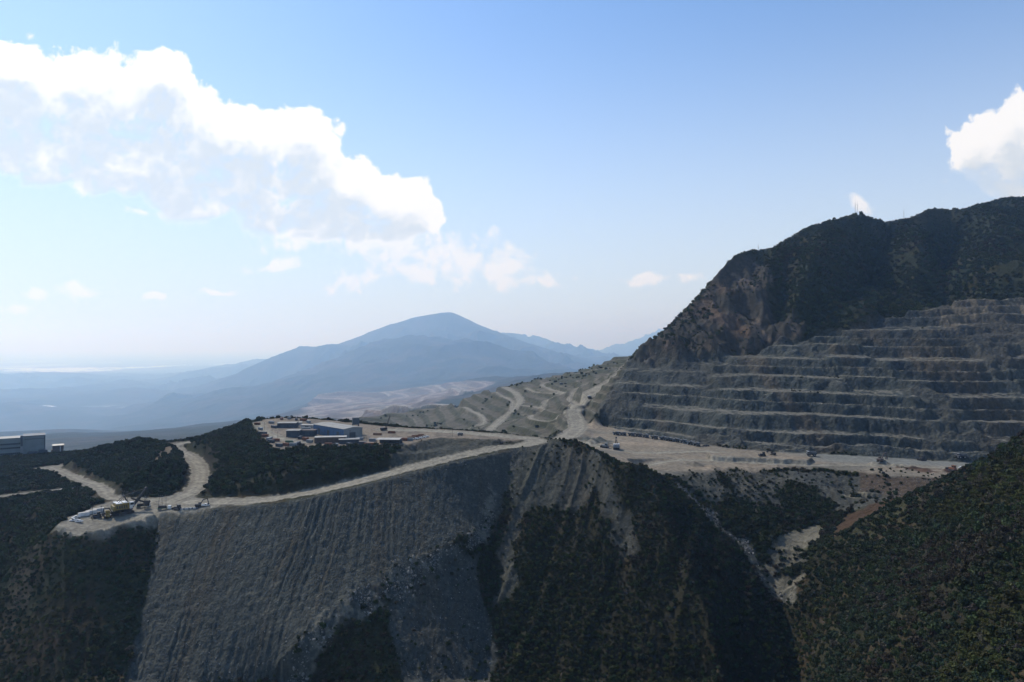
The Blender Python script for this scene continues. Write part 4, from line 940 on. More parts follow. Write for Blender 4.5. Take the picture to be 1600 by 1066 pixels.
# --- electric mining shovels (local +y is where the boom points)
def shovel(loc, rz, label, scale, roof='faded_white', house='yellow_paint'):
    t = thing('mining_shovel', loc, rz, label, 'mining shovel', None, scale)
    for sx in (-1, 1):
        m = MB(); m.prism([(-4.6, .5), (-4.0, 0), (4.0, 0), (4.6, .5), (4.6, 1.5), (3.9, 2.1), (-3.9, 2.1), (-4.6, 1.5)], 'x', sx*3.6-.9, sx*3.6+.9)
        for k in range(9): m.box(sx*3.6-1.0, sx*3.6+1.0, -4.3+k*1.0, -3.75+k*1.0, 2.06, 2.2)
        m.build('crawler_track', MT['track_steel'], t)
    MB().box(-3, 3, -3, 3, .9, 2.3).tube((0, 0, 2.2), (0, 0, 3.0), 2.9, 2.9, 20).build('lower_frame', MT['dark_steel'], t)
    MB().box(-4.8, 4.8, -7.2, 3.6, 3.0, 3.7).box(-5.6, -4.8, -6.5, 2.5, 3.3, 3.45).box(4.8, 5.6, -6.5, 2.5, 3.3, 3.45).build('revolving_deck', MT['dark_steel'], t)
    h = MB().box(-4.3, 4.3, -7.0, 1.4, 3.7, 7.9, bev=.12).box(-4.5, 4.5, -8.4, -7.0, 3.2, 6.4, bev=.2).build('machinery_house', MT[house], t)
    MB().box(-4.4, -.4, -7.0, -2.6, 7.9, 8.25).box(.2, 4.4, -6.6, -3.0, 7.9, 8.35).box(-3.6, 3.2, -1.9, 1.2, 7.9, 8.15).build('roof_panel', MT[roof], h)
    m = MB()
    for k in range(5): m.box(-4.36, -4.31, -6.4+k*1.45, -5.6+k*1.45, 4.6, 6.6).box(4.31, 4.36, -6.4+k*1.45, -5.6+k*1.45, 4.6, 6.6)
    m.build('louvre', MT['dark_steel'], h)
    c = MB().box(2.2, 4.9, 1.7, 4.4, 5.4, 8.2, bev=.1).box(2.5, 4.6, 1.9, 3.6, 3.7, 5.4).build('operator_cab', MT[roof], t)
    MB().box(2.35, 4.75, 4.41, 4.46, 6.3, 7.8).box(4.91, 4.96, 1.9, 4.2, 6.3, 7.8).build('cab_window', MT['glass_dark'], c)
    m = MB()
    for sx in (-1, 1): m.tube((sx*2.2, 1.0, 7.9), (sx*1.3, -1.0, 12.6), .28, .2).tube((sx*2.2, -5.2, 8.0), (sx*1.3, -1.0, 12.6), .2, .16)
    m.tube((-1.5, -1.0, 12.6), (1.5, -1.0, 12.6), .3).build('gantry', MT['dark_steel'], t)
    tip = Vector((0, 13.2, 15.6))
    m = MB(); m.prism([(3.2, 3.4), (4.2, 3.2), (8.6, 8.3), (13.6, 15.2), (13.0, 15.9), (7.4, 9.4)], 'x', -1.15, -.65); m.prism([(3.2, 3.4), (4.2, 3.2), (8.6, 8.3), (13.6, 15.2), (13.0, 15.9), (7.4, 9.4)], 'x', .65, 1.15)
    for k in range(5): q = .1+k*.2; m.box(-.66, .66, 3.4+q*9.4, 4.0+q*9.4, 3.6+q*11.8, 4.1+q*11.8)
    m.tube((-1.0, tip.y, tip.z), (1.0, tip.y, tip.z), 1.05, 1.05, 16).build('boom', MT['dark_steel'], t)
    m = MB()
    for sx in (-.7, .7): m.tube((sx, -1.0, 12.6), (sx, 12.9, 15.9), .09, .09, 5)
    for sx in (-.5, .5): m.tube((sx, 13.9, 15.2), (sx*.8, 13.0, 7.0), .08, .08, 5)
    m.build('hoist_rope', MT['dark_steel'], t)
    m = MB()
    for sx in (-1, 1): m.box(-.22, .22, -4.2, 6.3, -.4, .4, Matrix.Translation((sx*1.55, 7.6, 8.1)) @ Matrix.Rotation(-.42, 4, 'X'))
    m.build('dipper_handle', MT['dark_steel'], t)
    d = MB(); T = Matrix.Translation((0, 13.4, 4.9)) @ Matrix.Rotation(-.25, 4, 'X')
    d.box(-1.9, -1.7, -1.6, 1.6, -1.6, 1.6, T).box(1.7, 1.9, -1.6, 1.6, -1.6, 1.6, T).box(-1.7, 1.7, -1.6, -1.4, -1.6, 1.6, T).box(-1.7, 1.7, -1.4, 1.6, -1.6, -1.4, T).box(-1.7, 1.7, 1.45, 1.65, -1.4, 1.0, T)
    for k in range(5): d.box(-1.7+k*.78, -1.4+k*.78, 1.5, 1.9, 1.0, 2.2, T, taper=(.5, .5))
    d.build('dipper', MT['track_steel'], t)
    m = MB()
    for y0 in (-6.5, -4.5, -2.5, -.5, 1.5):
        for sx in (-5.55, 5.55): m.tube((sx, y0, 3.4), (sx, y0, 4.5), .05, .05, 4)
    for sx in (-5.55, 5.55): m.tube((sx, -6.5, 4.5), (sx, 1.5, 4.5), .05, .05, 4).tube((sx, -6.5, 4.0), (sx, 1.5, 4.0), .04, .04, 4)
    m.build('walkway_rail', MT['yellow_paint'], t)
    return t
p = hit(196, 802); shovel(p, math.radians(-48), 'yellow and black electric mining shovel parked on the gravel pad beside the spoil slope', 1.02)
p = hit(963, 702); shovel(p, math.radians(-8), 'dusty mining shovel with upright boom working alone on the pit floor before the truck row', .72, house='grey_paint')

# --- haul trucks (local +y is forward)
def haul_truck(loc, rz, label, group=None):
    t = thing('haul_truck', loc, rz, label, 'haul truck', group)
    MB().box(-1.0, 1.0, -4.6, 4.3, 1.5, 2.3).box(-2.9, 2.9, 3.3, 4.6, 1.2, 2.2, bev=.1).tube((-2.5, -2.6, 1.4), (2.5, -2.6, 1.4), .35).build('chassis', MT['dark_steel'], t)
    b = MB(); prof = [(-5.2, 3.3), (-4.6, 2.6), (1.6, 2.5), (2.5, 4.5), (4.6, 5.0), (4.6, 5.25), (2.1, 5.0), (1.2, 4.8), (-4.9, 4.6)]
    b.prism(prof, 'x', -3.15, -2.95).prism(prof, 'x', 2.95, 3.15)
    b.prism([(-5.2, 3.3), (-4.6, 2.6), (1.6, 2.5), (1.5, 2.75), (-4.5, 2.85), (-5.1, 3.5)], 'x', -2.95, 2.95).prism([(1.6, 2.5), (2.5, 4.5), (2.35, 4.6), (1.4, 2.75)], 'x', -2.95, 2.95)
    for k in range(5): b.box(-3.3, -3.15, -4.2+k*1.3, -3.9+k*1.3, 2.7, 4.5).box(3.15, 3.3, -4.2+k*1.3, -3.9+k*1.3, 2.7, 4.5)
    bo = b.build('dump_bed', MT['truck_body'], t)
    MB().prism([(2.2, 5.0), (2.5, 4.75), (4.75, 5.05), (4.75, 5.3)], 'x', -3.1, 3.1).box(-3.3, -2.9, -4.9, 2.2, 4.62, 4.86).box(2.9, 3.3, -4.9, 2.2, 4.62, 4.86).build('bed_canopy', MT['truck_rim'], bo)
    c = MB().box(-2.7, -.9, 2.5, 4.2, 2.9, 4.55, bev=.08).build('cab', MT['grey_paint'], t)
    MB().box(-2.6, -1.0, 4.21, 4.26, 3.6, 4.4).box(-2.75, -2.70, 2.7, 4.0, 3.6, 4.4).build('cab_window', MT['glass_dark'], c)
    MB().box(-1.5, 1.5, 3.6, 4.75, 1.5, 3.2, bev=.08).box(.9, 2.8, 2.6, 4.3, 2.6, 3.3).build('engine_hood', MT['truck_body'], t)
    g = MB()
    for k in range(6): g.box(-1.3, 1.3, 4.76, 4.82, 1.7+k*.24, 1.82+k*.24)
    g.build('radiator_grille', MT['dark_steel'], t)
    for sx in (-2.2, 2.2): MB().box(sx-.25, sx+.25, 4.6, 4.7, 1.75, 2.0).build('headlight', MT['lamp_glass'], t)
    m = MB().tube((-2.3, 4.7, .8), (-1.2, 4.75, 2.8), .05, .05, 4).tube((-1.9, 4.7, .8), (-.8, 4.75, 2.8), .05, .05, 4)
    for x in (-2.8, -1.4, 0, 1.4, 2.8): m.tube((x, 4.5, 2.9), (x, 4.5, 3.7), .04, .04, 4)
    m.tube((-2.8, 4.5, 3.7), (2.8, 4.5, 3.7), .04, .04, 4).build('ladder_rail', MT['faded_white'], t)
    wheels(t, [(-2.4, 2.6), (2.4, 2.6), (-2.5, -2.6), (2.5, -2.6), (-1.45, -2.6), (1.45, -2.6)], 1.3, .9)
    return t
ORD = ['first', 'second', 'third', 'fourth', 'fifth', 'sixth', 'seventh', 'eighth', 'ninth', 'tenth', 'eleventh', 'twelfth']
row = [(963, 679.5), (973.7, 680.3), (987, 681.2), (998, 682), (1009, 683.6), (1022.7, 685.8), (1036.5, 687.3), (1045, 688.8), (1056, 690.3), (1068, 692.2), (1079.5, 694.8), (1088.5, 696.7)]
proto = None; rt = random.Random(4)
for i, (px, py) in enumerate(row):
    p = Vector(L(px, py+.4, -112-.12*i)); p.z = float(ground(np.array([p.x]), np.array([p.y]))[0])
    q = hit(px, py+.4, 600, 1000)
    p = q if abs(q.y-p.y) < 40 else p
    rz = math.radians(180+28+rt.uniform(-10, 10)); lab = 'dark haul truck, %s from the left in the row parked under the pit wall' % ORD[i]
    if proto is None: proto = haul_truck(p, rz, lab, 'haul trucks parked in a row under the pit wall')
    else: dup(proto, p, rz, lab)
    if i == 11: [setattr(o_, 'scale', (.86,)*3) for o_ in COL.objects if o_.name.startswith('haul_truck')]
for px, py, rz, lab in ((1268, 713, 75, 'dark haul truck alone on the pit floor under the lowest bench face'), (1501, 716, 100, 'haul truck at the right end of the pit floor near the green hillside'), (921, 623, 10, 'small dark haul truck climbing the dirt ramp left of the pit wall'),
                        (719, 681, 95, 'dark haul truck driving on the road behind the grey berm'), (877, 601, 60, 'far off haul truck on the winding valley road')):
    o = dup(proto, hit(px, py), math.radians(rz), lab, .55 if px < 760 else .8 if px < 930 else 1.0)
    if 'group' in o: del o['group']

# --- dozers, excavators, pickups
def bulldozer(loc, rz, label, mat='yellow_paint', scale=1.0):
    t = thing('bulldozer', loc, rz, label, 'bulldozer', None, scale)
    for sx in (-1, 1): MB().prism([(-2.1, .35), (-1.6, 0), (1.8, 0), (2.3, .5), (1.9, 1.0), (-1.9, 1.05)], 'x', sx*1.1-.3, sx*1.1+.3).build('crawler_track', MT['track_steel'], t)
    MB().box(-.75, .75, -1.9, 2.2, .5, 1.9, bev=.08).build('body', MT[mat], t)
    c = MB().box(-.8, .8, -1.4, .2, 1.9, 3.1, bev=.06).box(-.9, .9, -1.5, .3, 3.1, 3.22).build('cab', MT[mat], t)
    MB().box(-.82, .82, -1.1, -.1, 2.2, 2.95).build('cab_window', MT['glass_dark'], c)
    MB().prism([(2.7, .1), (2.9, .05), (2.95, .8), (3.1, 1.5), (2.9, 1.5), (2.7, .8)], 'x', -2.0, 2.0).box(-1.5, -1.35, .2, 2.8, .5, .75).box(1.35, 1.5, .2, 2.8, .5, .75).build('blade', MT['dark_steel'], t)
    MB().tube((.4, 1.2, 1.9), (.4, 1.2, 2.8), .08).build('exhaust_stack', MT['dark_steel'], t)
    return t
def excavator(loc, rz, label, mat='yellow_paint', scale=1.0):
    t = thing('excavator', loc, rz, label, 'excavator', None, scale)
    for sx in (-1, 1): MB().prism([(-2.3, .4), (-1.8, 0), (1.8, 0), (2.3, .4), (1.9, .95), (-1.9, .95)], 'x', sx*1.2-.32, sx*1.2+.32).build('crawler_track', MT['track_steel'], t)
    MB().tube((0, 0, .5), (0, 0, 1.15), .8).box(-1.4, 1.4, -2.4, 1.4, 1.15, 2.3, bev=.1).build('body', MT[mat], t)
    c = MB().box(-1.4, -.3, -.2, 1.5, 2.3, 3.2, bev=.06).build('cab', MT[mat], t); MB().box(-1.3, -.4, 1.51, 1.55, 1.6, 3.1).build('cab_window', MT['glass_dark'], c)
    MB().prism([(.8, 1.6), (1.3, 1.5), (3.4, 5.0), (6.2, 5.4), (6.1, 5.9), (3.0, 5.6)], 'x', .05, .5).build('boom', MT[mat], t)
    MB().prism([(5.7, 5.9), (6.4, 5.8), (7.0, 2.6), (6.6, 2.6)], 'x', .1, .45).build('arm', MT[mat], t)
    MB().prism([(6.4, 2.7), (7.1, 2.7), (7.3, 1.9), (6.6, 1.2), (5.7, 1.5), (6.0, 1.9)], 'x', -.35, .9).build('bucket', MT['dark_steel'], t)
    return t
def pickup(loc, rz, label, mat='faded_white', group=None):
    t = thing('pickup_truck', loc, rz, label, 'pickup truck', group)
    MB().prism([(-2.6, .45), (2.6, .45), (2.65, .95), (1.2, 1.1), (-2.6, 1.1)], 'x', -.9, .9).box(-.9, -.8, -2.6, -.6, 1.1, 1.4).box(.8, .9, -2.6, -.6, 1.1, 1.4).box(-.8, .8, -2.6, -2.5, 1.1, 1.4).build('body', MT[mat], t)
    c = MB().prism([(-.6, 1.1), (1.2, 1.1), (.6, 1.8), (-.5, 1.82)], 'x', -.85, .85).build('cab', MT[mat], t)
    MB().prism([(-.4, 1.2), (1.0, 1.2), (.55, 1.7), (-.38, 1.72)], 'x', -.87, .87).build('cab_window', MT['glass_dark'], c)
    wheels(t, [(-.8, 1.65), (.8, 1.65), (-.8, -1.6), (.8, -1.6)], .4, .28, 12)
    return t
def container(loc, rz, label, mat, L_=6.1, W=2.44, H_=2.6, group=None):
    t = thing('container', loc, rz, label, 'container', group)
    m = MB().box(-W/2, W/2, -L_/2, L_/2, .15, H_-.06)
    for k in range(int(L_/.6)): m.box(-W/2-.05, W/2+.05, -L_/2+.3+k*.6, -L_/2+.5+k*.6, .25, H_-.2)
    m.build('body', MT[mat], t); MB().box(-W/2-.06, W/2+.06, -L_/2-.03, L_/2+.03, H_-.06, H_+.05).build('roof', MT['roof_pale'] if mat == 'faded_white' else MT[mat], t)
    MB().box(-W/2+.1, -.04, -L_/2-.06, -L_/2, .3, H_-.2).box(.04, W/2-.1, -L_/2-.06, -L_/2, .3, H_-.2).build('door', MT[mat], t)
    return t
bulldozer(hit(152, 809), 2.2, 'dark bulldozer on the gravel pad between the white containers and the pad edge', 'dark_steel', 1.25)
bulldozer(hit(168, 808.5), .6, 'dusty yellow bulldozer just left of the big electric shovel', 'yellow_paint', 1.6)
excavator(hit(179, 806), 2.4, 'small dark excavator at the foot of the big electric shovel', 'dark_steel', 1.1)
excavator(hit(310, 792.5), -1.3, 'small excavator beside the line of concrete blocks on the road edge', 'dark_steel', 1.0)
bulldozer(hit(278, 797), 1.2, 'dark bulldozer at the left end of the line of concrete blocks', 'dark_steel', 1.2)
bulldozer(hit(946, 700), 1.0, 'grey bulldozer left of the mining shovel on the pit floor', 'grey_paint', 1.6)
excavator(hit(783, 693.5), .8, 'dark excavator by the road bend above the spoil slope', 'dark_steel', .7)
excavator(hit(1376, 722), -1.0, 'dark brown excavator digging in the brown rubble on the pit floor', 'wall_brown', 1.5)
excavator(hit(1208, 711), .5, 'small excavator on the pale stockpile platform on the pit floor', 'dark_steel', 1.1)
bulldozer(hit(1192, 713), 1.5, 'dark bulldozer on the stockpile platform left of a small excavator', 'dark_steel', 1.3)
bulldozer(hit(1442, 720), 1.9, 'dark bulldozer on the grey gravel below the pit wall, right part', 'dark_steel', 1.5)
bulldozer(hit(1489, 736), .2, 'rusty brown bulldozer in the red earth beside the green hillside', 'rust', 1.7)
for px, py, rz, lab in ((115, 814.5, 1.9, 'white pickup truck nearest the tip of the gravel pad'), (118.5, 810, 2.3, 'white pickup truck behind two others at the tip of the gravel pad'), (123.5, 816.5, 1.4, 'white pickup truck closest to the pad edge, right of two others'),
                        (321, 791, -1.4, 'white pickup truck driving on the road above the spoil slope'), (1502, 732, 1.2, 'white pickup truck on the pit floor by the red earth mound')):
    pickup(hit(px, py), rz, lab)
pickup(hit(1101, 698), 1.0, 'dark pickup truck just right of the haul truck row', 'dark_steel'); pickup(hit(1105, 697.5), .7, 'second dark pickup truck right of the haul truck row', 'truck_body')
for i, (px, py) in enumerate(((131, 806.5), (142.5, 803.3), (154, 800))):
    p = hit(px, py); container(p, math.radians(-52), 'long white site cabin, %s in the line of three on the pad' % ('nearest the tip', 'middle one', 'nearest the shovel')[i], 'faded_white', 6.6, 2.5, 2.6, 'white site cabins in a line on the pad')
# flat-bed and drill rig on the junction
def flatbed(loc, rz, label):
    t = thing('flatbed_truck', loc, rz, label, 'flatbed truck')
    MB().box(-1.2, 1.2, -5, 2.2, 1.0, 1.3).build('load_bed', MT['green_paint'], t); c = MB().box(-1.2, 1.2, 2.4, 4.4, .7, 2.9, bev=.1).build('cab', MT['faded_white'], t); MB().box(-1.05, 1.05, 4.41, 4.45, 1.8, 2.7).build('windshield', MT['glass_dark'], c)
    MB().box(-1.0, 1.0, -4.2, 1.4, 1.3, 2.3).tube((0, -4, 2.6), (0, 1.2, 2.6), .5).build('load', MT['dark_steel'], t)
    wheels(t, [(-1, 3.3), (1, 3.3), (-1, -2.6), (1, -2.6), (-1, -3.9), (1, -3.9)], .55, .35, 12)
flatbed(hit(224, 793), math.radians(-70), 'flatbed truck with a dark load right of the electric shovel')
flatbed(hit(257, 796.5), math.radians(-80), 'flatbed truck under the three tall poles at the road junction')
for i in range(13):
    px = 282+i*2.15; p = hit(px, 796.6-.36*i*.42)
    o = MB().prism([(-.75, 0), (.75, 0), (.55, .95), (-.55, .95)], 'x', -.8, .8).build('concrete_block', MT['concrete' if i % 3 else 'wall_dark']); o.location = p; o.rotation_euler = (0, 0, .15)
    o['label'] = ('pale' if i % 3 else 'dark')+' concrete block in the line along the road edge above the spoil slope'; o['category'] = 'barrier block'; o['group'] = ('pale' if i % 3 else 'dark')+' blocks along the road edge'
# power poles
def pole(loc, h, label, lean=0.0, arm=True, r=.13, group=None):
    t = thing('power_pole', loc, random.uniform(-.5, .5), label, 'power pole', group); t.rotation_euler[1] = lean
    MB().tube((0, 0, -.3), (0, 0, h), r, r*.7, 8).build('post', MT['wood_pole'], t)
    if arm:
        c = MB().box(-.9, .9, -.06, .06, h-.8, h-.65).build('crossarm', MT['wood_pole'], t)
        m = MB()
        for x in (-.8, 0, .8): m.tube((x, 0, h-.65), (x, 0, h-.4), .06, .05, 6)
        m.build('insulator', MT['faded_white'], c)
for px, py, h, ln, lab in ((144, 813, 9.5, 0, 'slim pole standing among the pickups and cabins on the gravel pad'), (158, 809, 8.5, 0, 'slim pole between the dark bulldozer and the yellow bulldozer'), (193, 785, 9, 0, 'pole behind the electric shovel, left one against the dark knoll'),
                           (199, 786, 9, 0, 'pole behind the electric shovel, second from left'), (208, 786, 10, 0, 'pole behind the electric shovel boom'), (219, 795, 9.5, 0, 'pole just left of the flatbed truck with the dark load'), (226, 796, 10, 0, 'pole at the right end of the flatbed truck with the dark load'),
                           (246.5, 797, 11, .12, 'leaning pole, left of the three over the second flatbed truck'), (253.5, 795, 10, -.05, 'middle pole of the three over the second flatbed truck'), (259, 794, 10, .03, 'right pole of the three over the second flatbed truck'),
                           (851, 682, 11, 0, 'dark pole left of three behind the hill summit'), (856.5, 683, 9, 0, 'dark pole between two others behind the hill summit'), (868, 680.5, 8, 0, 'dark pole right of three behind the hill summit'),
                           (707, 683, 8, 0, 'thin pole beside the road behind the grey berm'), (413, 672, 8, 0, 'pole beside the dirt track at the left of the yard'), (425, 676, 7, 0, 'pole nearer the middle of the yard track'), (434, 686, 7, 0, 'pole at the lower end of the yard track'), (547, 687, 9, 0, 'pole in front of the pale gable of the blue warehouse'), (573, 698, 8, 0, 'pole left of the open sided shed')):
    pole(hit(px, py), h, lab, ln)

# --- workshop yard
def shed(name, corner, length, width, h, ang, wall, roof, label, cat, pitch=.12, doors=0, door_mat='plant_dark', gable=None, open_side=False, rise=None):
    """corner = nearest corner on the ground; the long side runs along ang, the short side to its left"""
    t = thing(name, corner, ang, label, cat)
    if open_side:
        m = MB()
        for x in np.linspace(.3, length-.3, 5):
            for y in (.3, width-.3): m.box(x-.15, x+.15, y-.15, y+.15, 0, h)
        m.build('post', MT['dark_steel'], t); MB().box(.1, length-.1, width-.25, width-.05, 0, h-.1).build('wall', MT[wall], t)
    else:
        w = MB().prism([(0, -.6), (width, -.6), (width, h), (width/2, h+width*pitch*.5), (0, h)], 'x', 0, length)
        for k in range(1, int(length/4)): w.box(k*4-.08, k*4+.08, -.10, 0, 0, h-.1)
        wo = w.build('wall', MT[wall], t)
        if gable:
            MB().prism([(.0, -.5), (width, -.5), (width, h-.02), (width/2, h+width*pitch*.5-.02), (0, h-.02)], 'x', length, length+.12).build('gable_wall', MT[gable], t)
            MB().box(length+.12, length+.2, width*.3, width*.62, 0, h*.6).build('gable_door', MT['plant_dark'], t)
    rz_ = pitch*width*.5
    r = MB().prism([(-.7, h-.7*pitch+.02), (width/2, h+rz_+.02), (width/2, h+rz_+.22), (-.7, h-.7*pitch+.22)], 'x', -.6, length+.6).prism([(width+.7, h-.7*pitch+.02), (width/2, h+rz_+.02), (width/2, h+rz_+.22), (width+.7, h-.7*pitch+.22)], 'x', -.6, length+.6)
    for k in range(int(length/2.4)): r.box(k*2.4+.6, k*2.4+.72, -.6, width/2-.2, 0, .1, Matrix.Translation((0, 0, h+.12)) @ Matrix.Rotation(math.atan(pitch), 4, 'X'))
    r.build('roof', MT[roof], t)
    for k in range(doors):
        x0 = length*(k+.6)/(doors+.2)-2; MB().box(x0, x0+4, -.16, -.10, 0, h*.65).build('door', MT[door_mat], t)
    return t
G = lambda x, y: Vector((x, y, float(ground(np.array([x]), np.array([y]))[0])))
A = math.radians(-45)
Wc = Vector((-156, 633, 0)); Wl = Wc-Vector((math.cos(A), math.sin(A), 0))*56
shed('warehouse', G(Wl.x, Wl.y), 56, 20, 9.2, A, 'blue_sheet', 'roof_sheet', 'long blue sheet metal warehouse with a grey roof in the middle of the yard', 'warehouse', .10, 3, 'plant_dark', 'wall_pale')
shed('shed', L(491, 693, -88), 27, 8.5, 5.0, math.radians(9), 'wall_brown', 'roof_pale', 'brown walled shed with a bright sloping roof in front of the blue warehouse', 'shed', -.16)
shed('shed', L(530, 694, -88), 17, 9, 3.6, math.radians(14), 'wall_dark', 'roof_sheet', 'low grey roofed shed between the brown shed and the open shed', 'shed', .10)
shed('open_shed', L(588, 695, -88), 20, 11, 4.4, math.radians(-3), 'wall_dark', 'roof_pale', 'open sided shed with a wide pale roof at the front right of the yard', 'shed', .07, open_side=True)
shed('workshop_building', L(447, 684, -88), 12, 11, 6.4, math.radians(6), 'wall_dark', 'roof_sheet', 'dark block with a flat grey roof beside the dirt track of the yard', 'workshop', .03, 1)
shed('workshop_building', L(433, 669, -88), 19, 12, 5.0, math.radians(4), 'wall_dark', 'roof_sheet', 'wide dark workshop at the back left of the yard', 'workshop', .05, 2)
shed('store_building', L(467, 682, -88), 15, 8, 5.6, math.radians(3), 'wall_dark', 'wall_brown', 'dark low store between the grey roofed block and the blue warehouse', 'store', .03, 1)
shed('store_building', L(470, 669, -88), 13, 6, 3.2, math.radians(-8), 'concrete', 'roof_pale', 'small pale store building behind the dark low store', 'store', .05, 1)
shed('store_building', L(457, 665, -88), 9, 6, 3.2, math.radians(5), 'concrete', 'roof_pale', 'small pale store right of the wide dark workshop', 'store', .05, 1)
t = thing('storage_bin', G(-153, 668), .3, 'dark square storage bin on legs rising behind the blue warehouse roof', 'storage bin')
MB().box(-3.2, 3.2, -3.2, 3.2, 9.5, 16.2, bev=.15).build('bin', MT['plant_dark'], t)
m = MB()
for sx in (-2.9, 2.9):
    for sy in (-2.9, 2.9): m.tube((sx, sy, -.5), (sx, sy, 9.6), .28)
    m.tube((sx, -2.9, 1), (sx, 2.9, 9), .12); m.tube((-2.9, sx, 1), (2.9, sx, 9), .12)
m.build('leg', MT['dark_steel'], t)
t = thing('crawler_crane', hit(600, 673.5), -.9, 'crawler crane with a raised lattice boom at the back of the yard', 'crane')
for sx in (-1, 1): MB().prism([(-3, .4), (-2.5, 0), (2.5, 0), (3, .4), (2.5, 1.1), (-2.5, 1.1)], 'x', sx*1.8-.4, sx*1.8+.4).build('crawler_track', MT['track_steel'], t)
MB().box(-1.7, 1.7, -3.6, 2, 1.2, 3.4, bev=.1).build('body', MT['dark_steel'], t); c = MB().box(.4, 1.7, 1.6, 3.0, 1.3, 3.3, bev=.08).build('cab', MT['wall_dark'], t); MB().box(.5, 1.6, 3.01, 3.05, 2.1, 3.2).build('cab_window', MT['glass_dark'], c)
MB().lattice((0, 1.6, 2.2), (0, 7.0, 15.0), 1.3, .8, 9, .12).build('boom', MT['dark_steel'], t); MB().tube((0, 7.0, 14.8), (0, -2.6, 4.2), .06, .06, 4).tube((0, 7.0, 14.8), (0, 7.1, 5.0), .05, .05, 4).box(-.2, .2, 6.9, 7.3, 4.4, 5.0).build('hoist_rope', MT['dark_steel'], t)
# clutter of the yard: containers, parked vehicles, stacks
ry = random.Random(21)
places = [(402, 664, 'at the back left corner of the yard'), (407, 672, 'on the left rim of the yard'), (410, 679, 'on the left rim below the track'), (414, 683, 'left of the yard track'), (421, 688, 'at the lower left of the yard'), (424, 692, 'in the front left corner of the yard'), (431, 690, 'by the bushes at the front left of the yard'),
          (424, 662, 'beside the top of the yard track'), (428, 669, 'beside the wide dark workshop'), (440, 656, 'at the back edge behind the workshop'), (452, 655, 'at the back edge of the yard'), (463, 657, 'behind the small pale store'), (474, 658, 'at the back of the yard left of the warehouse'), (482, 661, 'near the back corner of the warehouse'), (486, 666, 'against the far end of the warehouse'),
          (466, 663, 'among the pale stores'), (478, 672, 'beside the small pale store building'), (469, 686, 'in front of the dark low store'), (477, 688, 'left of the brown shed'), (484, 692, 'at the left end of the brown shed'), (436, 698, 'on the front rim of the yard'), (447, 697, 'on the front rim below the track'), (458, 697, 'on the front rim near the bushes'), (466, 695, 'on the front rim left of the brown shed'),
          (513, 697, 'in front of the brown shed'), (525, 698, 'at the right end of the brown shed'), (546, 697, 'in front of the low grey shed'), (556, 692, 'right of the low grey shed'), (562, 688, 'below the pale gable of the warehouse'), (566, 695, 'left of the open shed'), (577, 697, 'at the left posts of the open shed'), (582, 690, 'behind the open shed'), (626, 692, 'right of the open shed'), (632, 689, 'on the front rim right of the open shed'), (640, 689, 'on the rim beside the timber stacks')]
kinds = [('container', 'rust', 'rust red container'), ('container', 'faded_white', 'white container'), ('container', 'wall_dark', 'dark blue container'), ('pickup', 'faded_white', 'white pickup truck'), ('pickup', 'grey_paint', 'grey pickup truck'), ('container', 'grey_paint', 'grey container'), ('container', 'green_paint', 'green container'), ('pickup', 'red_paint', 'red pickup truck')]
for i, (px, py, where) in enumerate(places):
    k, mat, txt = kinds[(i*5+i//3) % 8]; p = hit(px, py)
    if k == 'container': container(p, ry.choice((.1, 1.5, .8, 1.2))+ry.uniform(-.2, .2), '%s %s' % (txt, where), mat, ry.choice((6.1, 6.1, 9)))
    else: pickup(p, ry.uniform(0, 6.28), '%s parked %s' % (txt, where), mat)
for i, (px, py, mat, txt) in enumerate(((643, 685.5, 'timber', 'left of two others'), (650, 683.5, 'rust', 'in the middle of three'), (658, 681.5, 'timber', 'right of two others'), (452, 692, 'green_paint', 'on the front left of the yard'), (590, 680, 'timber', 'behind the open shed roof'), (612, 677, 'rust', 'by the crane at the back of the yard'))):
    p = hit(px, py); m = MB(); L_ = ry.uniform(5, 8)
    for r_ in range(4):
        for q in range(6-r_): m.tube((-L_/2+ry.uniform(-.4, .4), (q+r_*.5)*.62-1.8, .3+r_*.52), (L_/2+ry.uniform(-.4, .4), (q+r_*.5)*.62-1.8, .3+r_*.52), .3, .3, 7)
    o = m.build('pipe_stack', MT[mat]); o.location = p; o.rotation_euler = (0, 0, ry.uniform(-.3, .9)); o['label'] = '%s stack of %s %s' % ({'timber': 'brown', 'rust': 'rusty', 'green_paint': 'green'}[mat], 'logs' if mat == 'timber' else 'pipes', txt+(' on the right rim of the yard' if i < 3 else '')); o['category'] = 'stack'
for i, (px, py, where) in enumerate(((649, 687, 'first'), (655, 686, 'second'), (661, 684.5, 'third'), (666, 683.5, 'fourth'))):
    pickup(hit(px, py), 1.2+.1*i, 'white pickup truck, %s from the left in the line on the yard rim' % where, 'faded_white', 'white pickups in a line on the yard rim')

